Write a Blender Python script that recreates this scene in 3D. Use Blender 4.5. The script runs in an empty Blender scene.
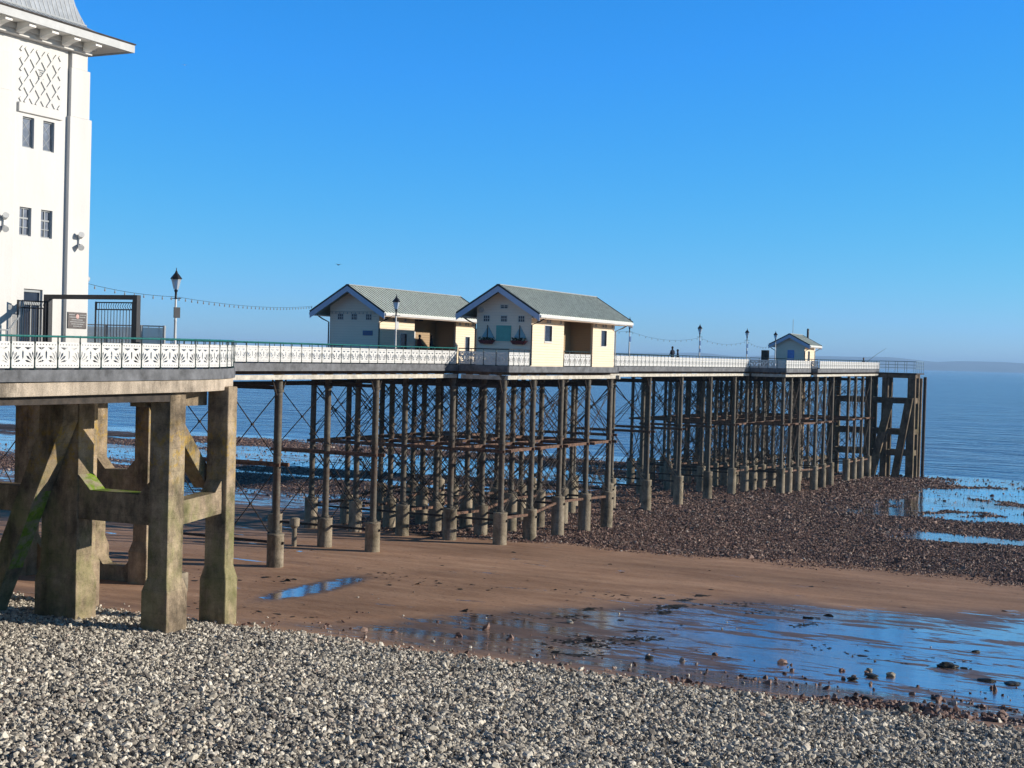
import bpy, bmesh, math, random
import numpy as np
from mathutils import Vector, Matrix, noise

random.seed(7); rng = np.random.default_rng(7)
R = math.radians
scene = bpy.context.scene
COL = scene.collection

# ------------------------------------------------------------------ camera, sky, sun
# world: X runs along the pier towards the sea, Y across it (away from the viewer), Z up; toe of the shingle is about z = 0
EYE = 10.5
HEAD = math.atan(693 / 1420.0); PITCH = math.atan(26.9 / 1420.0); ROLL = 0.027
fwd = Vector((math.cos(HEAD), math.sin(HEAD), 0)); rgt = Vector((math.sin(HEAD), -math.cos(HEAD), 0)); up = Vector((0, 0, 1))
f = (fwd * math.cos(PITCH) - up * math.sin(PITCH)).normalized()
u = (up * math.cos(PITCH) + fwd * math.sin(PITCH)).normalized()
r2 = rgt * math.cos(ROLL) + u * math.sin(ROLL)
u2 = -rgt * math.sin(ROLL) + u * math.cos(ROLL)
cam_d = bpy.data.cameras.new("camera"); cam = bpy.data.objects.new("camera", cam_d); COL.objects.link(cam)
M = Matrix((r2, u2, -f)).transposed().to_4x4(); M.translation = (0, 0, EYE)
cam.matrix_world = M
cam_d.sensor_width = 36; cam_d.lens = 36 * 1420 / 1024.0
cam_d.clip_start = 0.3; cam_d.clip_end = 60000
scene.camera = cam
scene.cycles.volume_bounces = 2

SUN_EL, SUN_X = R(15.4), 0.50
sd = Vector((SUN_X, -1, 0)).normalized() * math.cos(SUN_EL) + Vector((0, 0, math.sin(SUN_EL)))
sun_d = bpy.data.lights.new("sun", 'SUN'); sun_d.energy = 5.0; sun_d.angle = R(0.5); sun_d.color = (1, .915, .80)
sun = bpy.data.objects.new("sun", sun_d); COL.objects.link(sun)
sun.rotation_euler = sd.to_track_quat('Z', 'Y').to_euler(); sun.location = (60, -60, 60)
world = bpy.data.worlds.new("World"); scene.world = world; world.use_nodes = True
wt = world.node_tree; wt.nodes.clear()
sky = wt.nodes.new("ShaderNodeTexSky"); sky.sky_type = 'NISHITA'; sky.sun_disc = False
sky.sun_elevation = SUN_EL; sky.sun_rotation = math.atan2(sd.x, sd.y)
sky.air_density = 1.0; sky.dust_density = 0.0; sky.ozone_density = 5.0
bg = wt.nodes.new("ShaderNodeBackground"); bg.inputs[1].default_value = 0.125
wo = wt.nodes.new("ShaderNodeOutputWorld")
# deepen the blue of the clear winter sky (one curve per colour channel)
sr = wt.nodes.new("ShaderNodeSeparateColor"); sc_rgb = wt.nodes.new("ShaderNodeCombineColor"); wt.links.new(sky.outputs[0], sr.inputs[0])
for i, (k, g, top) in enumerate(((.25, 1.6, 3.4), (1.17, .87, 4.6), (1.68, 1.0, 6.7))):
    pw = wt.nodes.new("ShaderNodeMath"); pw.operation = 'POWER'; pw.inputs[1].default_value = g
    ml = wt.nodes.new("ShaderNodeMath"); ml.operation = 'MULTIPLY'; ml.inputs[1].default_value = k
    mn = wt.nodes.new("ShaderNodeMath"); mn.operation = 'MINIMUM'; mn.inputs[1].default_value = top
    wt.links.new(sr.outputs[i], pw.inputs[0]); wt.links.new(pw.outputs[0], ml.inputs[0]); wt.links.new(ml.outputs[0], mn.inputs[0]); wt.links.new(mn.outputs[0], sc_rgb.inputs[i])
# sky dimmed towards the zenith, above the frame, to weaken the fill light
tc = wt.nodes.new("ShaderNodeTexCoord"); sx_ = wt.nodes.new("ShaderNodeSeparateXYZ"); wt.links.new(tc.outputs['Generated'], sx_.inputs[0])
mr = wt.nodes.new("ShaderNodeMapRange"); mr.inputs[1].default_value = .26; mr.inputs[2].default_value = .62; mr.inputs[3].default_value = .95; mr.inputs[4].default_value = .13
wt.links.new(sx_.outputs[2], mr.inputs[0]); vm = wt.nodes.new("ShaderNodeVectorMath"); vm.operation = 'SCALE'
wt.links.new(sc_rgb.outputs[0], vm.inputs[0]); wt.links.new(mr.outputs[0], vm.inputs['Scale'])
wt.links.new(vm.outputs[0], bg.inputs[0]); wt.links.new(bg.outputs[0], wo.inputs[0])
scene.view_settings.view_transform = 'Standard'; scene.view_settings.look = 'None'
scene.view_settings.gamma = 1; scene.view_settings.use_curve_mapping = False
scene.view_settings.exposure = 0.24

# ------------------------------------------------------------------ helpers
class MB:
    """collects shapes, then links them as one mesh object"""
    def __init__(s): s.v = []; s.f = []
    def add(s, vs, fs):
        n = len(s.v); s.v += [tuple(v) for v in vs]; s.f += [tuple(i + n for i in q) for q in fs]; return s
    def box(s, x0, x1, y0, y1, z0, z1):
        return s.add([(x, y, z) for z in (z0, z1) for y in (y0, y1) for x in (x0, x1)],
                     [(0, 2, 3, 1), (4, 5, 7, 6), (0, 1, 5, 4), (2, 6, 7, 3), (0, 4, 6, 2), (1, 3, 7, 5)])
    def hexa(s, p):  # 8 points: bottom quad then top quad
        return s.add(p, [(3, 2, 1, 0), (4, 5, 6, 7), (0, 1, 5, 4), (1, 2, 6, 5), (2, 3, 7, 6), (3, 0, 4, 7)])
    def beam(s, a, b, w, h, ref=(0, 0, 1)):
        a, b = Vector(a), Vector(b); d = (b - a).normalized(); ref = Vector(ref)
        if abs(d.dot(ref)) > .98: ref = Vector((0, 1, 0))
        sx = d.cross(ref).normalized(); sy = sx.cross(d).normalized(); p = []
        for c in (a, b):
            p += [c + sx * (w / 2 * i) + sy * (h / 2 * j) for i, j in ((-1, -1), (1, -1), (1, 1), (-1, 1))]
        return s.add(p, [(3, 2, 1, 0), (4, 5, 6, 7), (0, 1, 5, 4), (1, 2, 6, 5), (2, 3, 7, 6), (3, 0, 4, 7)])
    def tube(s, pts, rad, n=8, caps=True):
        pts = [Vector(p) for p in pts]; rads = rad if isinstance(rad, (list, tuple)) else [rad] * len(pts); vs = []; fs = []
        for k, p in enumerate(pts):
            d = (pts[min(k + 1, len(pts) - 1)] - pts[max(k - 1, 0)]).normalized()
            ref = Vector((0, 0, 1)) if abs(d.z) < .95 else Vector((1, 0, 0))
            a = d.cross(ref).normalized(); b = d.cross(a).normalized()
            vs += [p + (a * math.cos(2 * math.pi * i / n) + b * math.sin(2 * math.pi * i / n)) * rads[k] for i in range(n)]
        for k in range(len(pts) - 1):
            for i in range(n):
                j = (i + 1) % n; fs.append((k * n + i, k * n + j, (k + 1) * n + j, (k + 1) * n + i))
        if caps: fs += [tuple(range(n))[::-1], tuple(range((len(pts) - 1) * n, len(pts) * n))]
        return s.add(vs, fs)
    def lathe(s, c, prof, n=12):  # prof: (radius, z)
        cx, cy, cz = c; vs = []; fs = []
        for r_, z in prof: vs += [(cx + r_ * math.cos(2 * math.pi * i / n), cy + r_ * math.sin(2 * math.pi * i / n), cz + z) for i in range(n)]
        for k in range(len(prof) - 1):
            for i in range(n):
                j = (i + 1) % n; fs.append((k * n + i, k * n + j, (k + 1) * n + j, (k + 1) * n + i))
        fs += [tuple(range(n))[::-1], tuple(range((len(prof) - 1) * n, len(prof) * n))]
        return s.add(vs, fs)
    def build(s, name, mat, parent=None, smooth=False, origin=(0, 0, 0), bevel=0):
        me = bpy.data.meshes.new(name)
        o_ = Vector(origin)
        me.from_pydata([tuple(Vector(v) - o_) for v in s.v], [], s.f); me.update()
        bm = bmesh.new(); bm.from_mesh(me); bmesh.ops.recalc_face_normals(bm, faces=bm.faces); bm.to_mesh(me); bm.free()
        me.materials.append(mat)
        if smooth:
            me.polygons.foreach_set('use_smooth', [True] * len(me.polygons))
            try: me.set_sharp_from_angle(angle=R(40))
            except Exception: pass
        ob = bpy.data.objects.new(name, me); COL.objects.link(ob)
        if parent is not None:
            ob.parent = parent
            ob.location = o_ - Vector(parent.get('_w', (0, 0, 0)))
        else: ob.location = o_
        ob['_w'] = tuple(o_)
        if bevel:
            b = ob.modifiers.new('bevel', 'BEVEL'); b.width = bevel; b.segments = 2; b.limit_method = 'ANGLE'
        return ob

def tag(o, label=None, cat=None, group=None, kind=None):
    if label: o['label'] = label
    if cat: o['category'] = cat
    if group: o['group'] = group
    if kind: o['kind'] = kind
    return o
def empty(name, loc, label=None, cat=None, group=None, rz=0):
    o = bpy.data.objects.new(name, None); COL.objects.link(o); o.location = loc; o.rotation_euler = (0, 0, rz)
    o['_w'] = tuple(loc); o.empty_display_size = .2
    return tag(o, label, cat, group)
def inst(src, parent, loc, rz=0, sc=(1, 1, 1)):
    """another object with the same mesh, as a child of parent (loc in the world)"""
    o = src.copy(); COL.objects.link(o); o.parent = parent
    o.location = Vector(loc) - Vector(parent.get('_w', (0, 0, 0))) if parent is not None else loc
    o.rotation_euler = (0, 0, rz); o.scale = sc; o['_w'] = tuple(loc); return o

def mat(name, build):
    m = bpy.data.materials.new(name); m.use_nodes = True; nt = m.node_tree
    p = nt.nodes['Principled BSDF']; build(N(nt), p); return m
class N:
    def __init__(s, nt): s.nt = nt; s.co = None
    def n(s, t, **k):
        x = s.nt.nodes.new('ShaderNode' + t)
        for a, b in k.items(): setattr(x, a, b)
        return x
    def link(s, a, b): s.nt.links.new(a, b)
    def pos(s, scale=(1, 1, 1), world=True):
        g = s.n('NewGeometry').outputs['Position'] if world else s.n('TexCoord').outputs['Object']
        m = s.n('Mapping'); m.inputs['Scale'].default_value = scale; s.link(g, m.inputs[0]); return m.outputs[0]
    def noise(s, sc, det=4, ro=.55, vec=None, scale=(1, 1, 1), out='Fac', dist=0):
        x = s.n('TexNoise'); x.inputs['Scale'].default_value = sc; x.inputs['Detail'].default_value = det
        x.inputs['Roughness'].default_value = ro; x.inputs['Distortion'].default_value = dist
        s.link(vec if vec else s.pos(scale), x.inputs[0]); return x.outputs[out]
    def ramp(s, fac, stops):
        x = s.n('ValToRGB'); e = x.color_ramp.elements
        while len(e) < len(stops): e.new(.5)
        for i, (p, c) in enumerate(stops):
            e[i].position = p; e[i].color = (*c, 1) if isinstance(c, (tuple, list)) else (c, c, c, 1)
        s.link(fac, x.inputs[0]); return x.outputs[0]
    def mix(s, fac, a, b, mode='MIX'):
        x = s.n('MixRGB', blend_type=mode)
        for i, v in enumerate((fac, a, b)):
            if hasattr(v, 'links') or hasattr(v, 'is_linked'): s.link(v, x.inputs[i])
            else: x.inputs[i].default_value = v if i == 0 else ((*v, 1) if isinstance(v, (tuple, list)) else (v, v, v, 1))
        return x.outputs[0]
    def math(s, op, a, b=0, clamp=False):
        x = s.n('Math', operation=op); x.use_clamp = clamp
        for i, v in enumerate((a, b)):
            if hasattr(v, 'is_linked'): s.link(v, x.inputs[i])
            else: x.inputs[i].default_value = v
        return x.outputs[0]
    def bump(s, h, st, dist, p, prev=None):
        b = s.n('Bump'); b.inputs['Strength'].default_value = st; b.inputs['Distance'].default_value = dist
        s.link(h, b.inputs['Height'])
        if prev: s.link(prev, b.inputs['Normal'])
        if p: s.link(b.outputs[0], p.inputs['Normal'])
        return b.outputs[0]
    def sep(s, v):
        x = s.n('SeparateXYZ'); s.link(v, x.inputs[0]); return x.outputs
    def rnd(s): return s.n('NewGeometry').outputs['Random Per Island']
def setp(p, **k):
    for a, b in k.items():
        key = {'rough': 'Roughness', 'metal': 'Metallic', 'spec': 'Specular IOR Level', 'ior': 'IOR', 'trans': 'Transmission Weight'}[a]
        p.inputs[key].default_value = b
def simple(name, col, rough=.6, metal=0, var=.12, sc=3, bump=0.0, spec=.4):
    def b(n, p):
        setp(p, rough=rough, metal=metal, spec=spec)
        c1 = tuple(min(1, c * (1 + var)) for c in col); c0 = tuple(c * (1 - var * 1.6) for c in col)
        n.link(n.ramp(n.noise(sc, 6, .65), [(.3, c0), (.7, c1)]), p.inputs['Base Color'])
        if bump: n.bump(n.noise(sc * 6, 5), .5, bump, p)
    return mat(name, b)

# ------------------------------------------------------------------ materials
def m_white(n, p):
    setp(p, rough=.55, spec=.25)
    a = n.noise(.35, 6, .7, scale=(1, 1, .25)); c = n.ramp(a, [(.3, (.535, .525, .50)), (.62, (.60, .59, .565))])
    st = n.ramp(n.noise(2.2, 5, .7, scale=(1, 1, .12)), [(.35, .95), (.55, 1.0)])
    n.link(n.mix(1, c, st, 'MULTIPLY'), p.inputs['Base Color'])
    n.bump(n.noise(6, 5), .35, .02, p)
WALLW = mat('white_render', m_white)
WPAINT = simple('white_paint', (.62, .615, .59), .45, var=.06, sc=4)
LPAINT = simple('grey_white_paint', (.46, .47, .465), .5, var=.1, sc=2)
GREEN = simple('sea_green_paint', (.012, .15, .135), .4, var=.3, sc=8)
DGREEN = simple('dark_green_paint', (.01, .035, .033), .4, var=.3, sc=8)
BLACKM = simple('black_metal', (.018, .018, .022), .45, var=.3, sc=5)
FASC = simple('slate_grey_fascia', (.13, .135, .145), .75, var=.35, sc=2.0, bump=.01)
DTIMB = simple('dark_timber', (.045, .035, .028), .8, var=.5, sc=3, bump=.02)
RUSTB = simple('rusty_joists', (.10, .055, .03), .85, var=.5, sc=4)
BARGE = simple('blue_white_bargeboard', (.45, .52, .68), .5, var=.05, sc=3)
LEAD = simple('lead_grey', (.30, .32, .33), .55, var=.12, sc=2)
GLASS = mat('dark_glass', lambda n, p: (setp(p, rough=.15, spec=.35), n.link(n.ramp(n.noise(1.5, 2), [(.3, (.012, .018, .035)), (.7, (.03, .042, .065))]), p.inputs['Base Color'])))
GLASST = mat('grey_blue_leaded_glass', lambda n, p: (setp(p, rough=.25, spec=.5), n.link(n.ramp(n.noise(4, 4), [(.3, (.09, .11, .15)), (.7, (.17, .20, .26))]), p.inputs['Base Color'])))
PLAQ = simple('bronze_plaque', (.10, .085, .08), .5, var=.35, sc=12)
BLUE = simple('blue_sign', (.06, .12, .26), .4, var=.1)
TURQ = simple('turquoise_board', (.10, .36, .33), .5, var=.1)
SAIL = simple('pale_blue_sail', (.22, .38, .44), .6, var=.08)
FLOW = simple('red_flowers', (.13, .02, .025), .7, var=.8, sc=20)
FLOWD = simple('dark_leaves', (.02, .035, .015), .8, var=.6, sc=20)
SKINM = simple('skin', (.45, .26, .18), .5, var=.05)
CLOTH1 = simple('dark_red_coat', (.10, .02, .02), .9, var=.3)
CLOTH2 = simple('navy_coat', (.015, .02, .035), .9, var=.3)
HAIRM = simple('dark_hair', (.02, .014, .01), .8, var=.3)
BULB = mat('bulb_glass', lambda n, p: (setp(p, rough=.15, spec=.6), n.link(n.ramp(n.noise(3), [(0, (.2, .2, .2)), (1, (.4, .4, .38))]), p.inputs['Base Color'])))
LGLASS = mat('lantern_glass', lambda n, p: (setp(p, rough=.15, spec=.6, trans=.5), n.link(n.ramp(n.noise(3), [(0, (.55, .6, .62)), (1, (.75, .8, .8))]), p.inputs['Base Color'])))

def m_board(base, vary=.05):
    def b(n, p):
        setp(p, rough=.55, spec=.3)
        z = n.sep(n.pos())[2]
        saw = n.math('FRACT', n.math('MULTIPLY', z, 5.5))
        line = n.ramp(saw, [(0, .55), (.12, 1.0), (1, 1.0)])
        c = n.ramp(n.noise(1.2, 4), [(.3, tuple(v * (1 - vary) for v in base)), (.7, base)])
        n.link(n.mix(.5, c, n.mix(1, c, line, 'MULTIPLY')), p.inputs['Base Color'])
        n.bump(saw, .9, -.03, p)
    return b
CREAM = mat('cream_weatherboard', m_board((.80, .66, .47)))
SOFF = simple('bounce_lifted_soffit_paint', (.85, .82, .76), .6, var=.04)  # white paint with bounced light under the eaves put into a paler colour
BROWNB = mat('brown_boards', m_board((.36, .25, .14)))
CREAMSHADE = mat('shade_lifted_cream_weatherboard', m_board((.86, .70, .56)))  # same cream boards, colour made paler to lift the shaded gables and soffits

def m_roof(n, p):
    setp(p, rough=.5, spec=.4)
    c = n.ramp(n.noise(.8, 6, .7), [(.3, (.58, .62, .55)), (.7, (.70, .74, .67))])
    n.link(c, p.inputs['Base Color']); n.bump(n.noise(9, 4), .3, .01, p)
ROOF = mat('grey_green_sheet_roof', m_roof)

ROOFR = simple('dark_roof_rib', (.50, .54, .48), .6, var=.2)
def m_conc(base, dark, moss, yel=.0, top=9.2, low=-1.0):
    def b(n, p):
        setp(p, rough=.88, spec=.2)
        c = n.ramp(n.noise(.9, 8, .72), [(.3, dark), (.66, base)])
        grit = n.ramp(n.noise(26, 4, .8), [(.32, .45), (.5, 1.0), (.7, 1.15)])
        streak = n.ramp(n.noise(1.6, 5, .7, scale=(1, 1, .13)), [(.35, .55), (.6, 1.05)])
        c = n.mix(.8, c, n.mix(1, c, grit, 'MULTIPLY')); c = n.mix(.75, c, n.mix(1, c, streak, 'MULTIPLY'))
        z = n.sep(n.pos())[2]
        band = n.ramp(n.math('DIVIDE', n.math('SUBTRACT', z, low), top - low), [(0, .35), (.18, .75), (.5, 1.0), (.72, .35), (1, .05)])
        mf = n.math('MULTIPLY', n.ramp(n.noise(.55, 5, .7, vec=n.pos((1, 1, .6))), [(.45, 0), (.60, 1.0)]), band)
        c = n.mix(n.math('MULTIPLY', mf, moss), c, (.15, .20, .03))
        if yel:
            yb = n.ramp(n.math('DIVIDE', z, 10), [(.52, 0), (.62, 1), (.72, 1), (.80, 0)])
            yf = n.math('MULTIPLY', n.ramp(n.noise(3.0, 6, .75), [(.50, 0), (.60, 1.0)]), yb)
            c = n.mix(n.math('MULTIPLY', yf, yel), c, (.48, .30, .03))
        lift = n.math('FRACT', n.math('ADD', n.math('MULTIPLY', z, 1.15), n.math('MULTIPLY', n.noise(.6, 3), .25)))
        ll = n.ramp(lift, [(0, .6), (.035, 1.0), (1, 1.0)])
        c = n.mix(.7, c, n.mix(1, c, ll, 'MULTIPLY'))
        c = n.mix(1, c, n.ramp(n.noise(.7, 6, .7, scale=(1, 1, .5)), [(.36, .45), (.5, 1.0)]), 'MULTIPLY')
        n.link(c, p.inputs['Base Color'])
        n.bump(n.noise(14, 8, .75), .8, .05, p, n.bump(n.noise(2, 4), .5, .08, None))
    return b
CONC = mat('weathered_concrete', m_conc((.54, .42, .285), (.13, .10, .068), .42, .6))
CONCB = mat('beige_concrete_beam', m_conc((.62, .52, .41), (.42, .35, .27), .1, .0))
FOOT = mat('pale_concrete_footing', m_conc((.46, .385, .285), (.16, .13, .09), .06, 0, 2, -4))
MOSSY = mat('bright_green_weed_concrete', lambda n, p: (setp(p, rough=.9, spec=.2),
    n.link(n.mix(n.ramp(n.noise(1.7, 6, .7), [(.42, 0), (.56, 1.0)]), n.ramp(n.noise(2, 6, .7), [(.3, (.2, .17, .11)), (.7, (.42, .37, .26))]),
                 n.ramp(n.noise(5, 4), [(.3, (.10, .17, .015)), (.7, (.24, .36, .03))])), p.inputs['Base Color']),
    n.bump(n.noise(12, 6, .7), .6, .03, p)))

def m_iron(n, p):
    setp(p, rough=.7, spec=.35)
    z = n.sep(n.pos())[2]
    rust = n.ramp(n.noise(1.3, 8, .75), [(.42, 0), (.62, 1.0)])
    zb = n.ramp(n.math('DIVIDE', n.math('ADD', z, 4), 13), [(.35, .15), (.52, .75), (.66, .9), (.78, .45), (1, .3)])
    c = n.ramp(n.noise(4, 6, .7), [(.3, (.055, .047, .036)), (.7, (.155, .138, .105))])
    n.link(n.mix(n.math('MULTIPLY', rust, zb), c, n.ramp(n.noise(9, 5), [(.3, (.025, .014, .009)), (.7, (.11, .055, .03))])), p.inputs['Base Color'])
    n.bump(n.noise(18, 5, .7), .6, .02, p)
IRON = mat('weathered_iron', m_iron)
BARM = simple('rust_brown_bar', (.15, .08, .05), .8, var=.6, sc=5, bump=.01)
RODM = simple('dark_rusty_rod', (.045, .032, .025), .8, var=.5, sc=5)
CHORD = simple('pale_steel_beam', (.52, .48, .40), .7, var=.25, sc=3)

# ------------------------------------------------------------------ ground, sea, far coast
XP = [-400, -60, -30, 2, 12, 22, 30, 40, 44, 50, 57, 64, 72, 81, 90, 100, 107, 119, 136, 148, 160, 176, 192, 204, 225, 400]
ZP = [9, 8.0, 7.5, 3.6, 2.7, 1.75, 1.05, .12, -.12, -.85, -1.02, -1.08, -1.35, -1.6, -1.9, -2.2, -2.45, -2.9, -3.15, -3.3, -3.72, -3.75, -4.1, -4.45, -5.2, -9]
SEA_Z = -4.5
def lump(x, y, s):  # smooth value noise by sines, vectorised
    return (np.sin(x * .9 / s + 1.3 * np.sin(y * .7 / s + .4)) + np.sin(y * 1.1 / s + 1.7 * np.sin(x * .6 / s + 2.1)) + np.sin((x + y) * .57 / s + 3.7)) / 3
def gz(x, y):
    x = np.asarray(x, float); y = np.asarray(y, float)
    z = np.interp(x, XP, ZP)
    sand = np.clip((x - 44) / 6, 0, 1) * np.clip((90 - x) / 6, 0, 1)
    rock = np.clip((x - 86) / 8, 0, 1)
    z = z + .035 * lump(x, y, 4.0) * sand + rock * (.09 * lump(x, y, 5.2) + .03 * lump(x, y, 1.9))
    z = z + np.clip((x - 60) / 40, 0, 1) * np.clip((y - 50) / 80, 0, 1) * .0
    return z
xs = np.concatenate([np.arange(-400, 2, 25.), np.arange(2, 18, 2.), np.arange(18, 100, .4), np.arange(100, 226, .8), [240, 300, 400]])
ys = np.concatenate([np.arange(-900, -100, 100.), np.arange(-100, -10, 5.), np.arange(-10, 60, .45), np.arange(60, 250, 1.5), np.arange(250, 1000, 75.)])
GX, GY = np.meshgrid(xs, ys, indexing='ij'); GZ = gz(GX, GY)
nx, ny = GX.shape
def grid_mesh(name, X, Y, Z):
    a, b = X.shape; me = bpy.data.meshes.new(name)
    co = np.stack([X, Y, Z], -1).reshape(-1, 3)
    i = np.arange(a * b).reshape(a, b)
    q = np.stack([i[:-1, :-1], i[1:, :-1], i[1:, 1:], i[:-1, 1:]], -1).reshape(-1, 4)
    me.vertices.add(len(co)); me.vertices.foreach_set('co', co.ravel().astype(np.float32))
    me.loops.add(q.size); me.loops.foreach_set('vertex_index', q.ravel().astype(np.int32))
    me.polygons.add(len(q)); me.polygons.foreach_set('loop_start', np.arange(0, q.size, 4, dtype=np.int32)); me.polygons.foreach_set('loop_total', np.full(len(q), 4, np.int32))
    me.polygons.foreach_set('use_smooth', np.ones(len(q), bool)); me.update(calc_edges=True); me.validate()
    return me
gm = grid_mesh('beach_ground', GX, GY, GZ)
def sstep(a, b, x): t = np.clip((x - a) / (b - a), 0, 1); return t * t * (3 - 2 * t)
def zones(X, Y):
    """wet film, rocky foreshore and shingle cover: what the ground is made of at each place"""
    edge = np.interp(Y, [-20, 5, 10, 13, 19, 24, 27, 31, 34], [77, 75.5, 72, 71.3, 70, 66, 62.5, 53.5, 48])
    n1 = lump(X, Y, 2.2)
    pool = sstep(2.6, -6.0, X - edge + 1.6 * n1) ** .8 * sstep(43, 49, X + 0 * Y + .6 * n1) * (X < 80)
    depth = sstep(34, 14, Y + 3 * lump(X, Y, 3.1))
    pool = pool * (.40 + .28 * depth)
    pud = np.exp(-(((X - 58 - (Y - 38.4) * -.2) / 4.6) ** 2 + ((Y - 38.6 - (X - 57) * .05) / 1.0) ** 2) ** 2)  # puddle by the apron
    nz = 2.5 * lump(X, Y * .5, 3.1) + 2.0 * lump(X + 9, Y, 1.3)
    farw = np.maximum(sstep(-.6, -.3, lump(X * 1.0, Y * .8, 2.9) + .35 * lump(X, Y * 1.3, .9)) * sstep(129, 133, X + nz) * sstep(33, 27, Y + nz * .6), sstep(112, 114, X + nz * .5) * sstep(120, 118, X + nz * .5) * sstep(23, 20, Y))
    L = Y > 57
    farw2 = L * np.maximum(.52 * sstep(92, 97, X + nz) * sstep(113, 108, X + nz), .8 * sstep(124, 128, X + nz) * sstep(-.5, -.2, lump(X, Y * .35, 5)) * (1 - sstep(172, 176, X + nz) * sstep(190, 186, X + nz)))
    farw3 = sstep(180, 200, X)
    wet = np.maximum.reduce([pool, pud, farw, farw2 * .95, farw3])
    rock = sstep(83.0, 89.5, X + 2.4 * lump(X, Y, 3.3) + 1.2 * lump(X, Y, 1.1) + np.clip((Y - 30) * .12, -2, 6) - 5.0 * sstep(42, 60, Y))
    rock = rock * (1 - .95 * farw2) * (1 - L * sstep(104, 100, X))
    shin = sstep(44.8, 42.8, X + .5 * lump(X, Y, 1.3))
    return wet, rock, shin
W, K, S = zones(GX, GY)
ca = gm.color_attributes.new('zone', 'FLOAT_COLOR', 'POINT')
ca.data.foreach_set('color', np.stack([W, K, S, np.ones_like(W)], -1).ravel().astype(np.float32))
def m_ground(n, p):
    setp(p, ior=1.85)
    a = n.n('VertexColor', layer_name='zone').outputs[0]; sp = n.n('SeparateColor'); n.link(a, sp.inputs[0])
    wet, rock, shin = sp.outputs
    # ragged wet edges, streaks drawn out along the shore
    st = n.noise(.8, 8, .66, vec=n.pos((2.0, .45, 1)), dist=.8)
    st2 = n.noise(.22, 4, .6, vec=n.pos((1.4, .7, 1)), dist=.4)
    wetf = n.ramp(n.math('ADD', n.math('ADD', wet, n.math('MULTIPLY', n.math('SUBTRACT', st, .5), 2.6)), n.math('MULTIPLY', n.math('SUBTRACT', st2, .5), 1.6)), [(.48, 0), (.62, 1)])
    sand = n.ramp(n.noise(.5, 7, .62, scale=(2.2, .5, 1)), [(.3, (.41, .235, .145)), (.7, (.60, .375, .245))])
    fine = n.mix(1, n.ramp(n.noise(3.0, 6, .72, scale=(3.4, 1, 1)), [(.30, .5), (.42, .95), (.7, 1.08)]), n.ramp(n.noise(4.6, 3, .6, scale=(2.4, .8, 1), dist=.5), [(.31, .28), (.37, 1.0)]), 'MULTIPLY')
    sand = n.mix(1, sand, fine, 'MULTIPLY')
    damp = n.ramp(n.noise(.11, 5, .6, scale=(1.8, .6, 1)), [(.35, .66), (.65, 1.05)])
    sand = n.mix(1, sand, damp, 'MULTIPLY')
    wsand = n.ramp(n.noise(.8, 7, .7, scale=(2, .6, 1)), [(.3, (.10, .062, .045)), (.72, (.24, .16, .125))])
    base = n.mix(n.ramp(n.math('ADD', wet, n.math('MULTIPLY', n.math('SUBTRACT', n.noise(.25, 5, .6), .5), .6)), [(.05, 0), (.5, 1)]), sand, wsand)
    vo = n.n('TexVoronoi'); vo.inputs['Scale'].default_value = 4.2; n.link(n.pos(), vo.inputs[0])
    pc = n.ramp(vo.outputs['Color'], [(.1, (.035, .022, .02)), (.5, (.12, .075, .06)), (.85, (.24, .16, .125)), (1, (.40, .33, .27))])
    pc = n.mix(n.ramp(n.noise(.13, 5, .6), [(.4, 0), (.62, .75)]), pc, (.03, .028, .018))
    rk = n.ramp(n.math('ADD', rock, n.math('MULTIPLY', n.math('SUBTRACT', n.noise(1.6, 5, .7), .5), .8)), [(.42, 0), (.52, 1)])
    base = n.mix(rk, base, pc)
    vs = n.n('TexVoronoi'); vs.inputs['Scale'].default_value = 9; n.link(n.pos(), vs.inputs[0])
    sc_ = n.ramp(vs.outputs['Color'], [(.1, (.05, .048, .045)), (.6, (.22, .21, .19)), (1, (.45, .43, .38))])
    h1c = n.noise(1.1, 5, .6, scale=(4.2, .8, 1), dist=.6)
    base = n.mix(n.ramp(shin, [(.35, 0), (.6, 1)]), base, sc_)
    n.link(base, p.inputs['Base Color'])
    dry = n.math('SUBTRACT', 1, n.math('MULTIPLY', wetf, n.math('SUBTRACT', 1, n.math('MULTIPLY', rk, .25))))
    n.link(n.math('SUBTRACT', n.ramp(dry, [(0, .06), (.5, .3), (1, .8)]), n.math('MULTIPLY', wet, .38), True), p.inputs['Roughness'])
    n.link(n.ramp(wetf, [(.2, 0), (1, 1)]), p.inputs['Coat Weight']); p.inputs['Coat Roughness'].default_value = .05; p.inputs['Coat IOR'].default_value = 1.7; n.link(n.bump(h1c, .25, .05, None), p.inputs['Coat Normal'])
    n.link(n.math('ADD', n.ramp(dry, [(0, 1.0), (1, .05)]), n.math('MULTIPLY', wet, .35)), p.inputs['Specular IOR Level'])
    h1 = n.noise(1.4, 6, .6, scale=(4.5, .9, 1), dist=.4)
    h2 = n.math('SUBTRACT', 1, vo.outputs['Distance'])
    b1 = n.n('Bump'); n.link(h1, b1.inputs['Height']); b1.inputs['Distance'].default_value = .05
    n.link(n.ramp(wetf, [(0, .85), (1, .30)]), b1.inputs['Strength'])
    b2 = n.n('Bump'); n.link(h2, b2.inputs['Height']); b2.inputs['Distance'].default_value = .12
    n.link(n.math('MULTIPLY', rk, n.math('SUBTRACT', 1, n.math('MULTIPLY', wetf, .93))), b2.inputs['Strength']); n.link(b1.outputs[0], b2.inputs['Normal'])
    n.link(b2.outputs[0], p.inputs['Normal'])
gm.materials.append(mat('beach_sand', m_ground))
ground = bpy.data.objects.new('beach_ground', gm); COL.objects.link(ground); tag(ground, 'brown sand and rocky foreshore at low tide', kind='structure')

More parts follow.
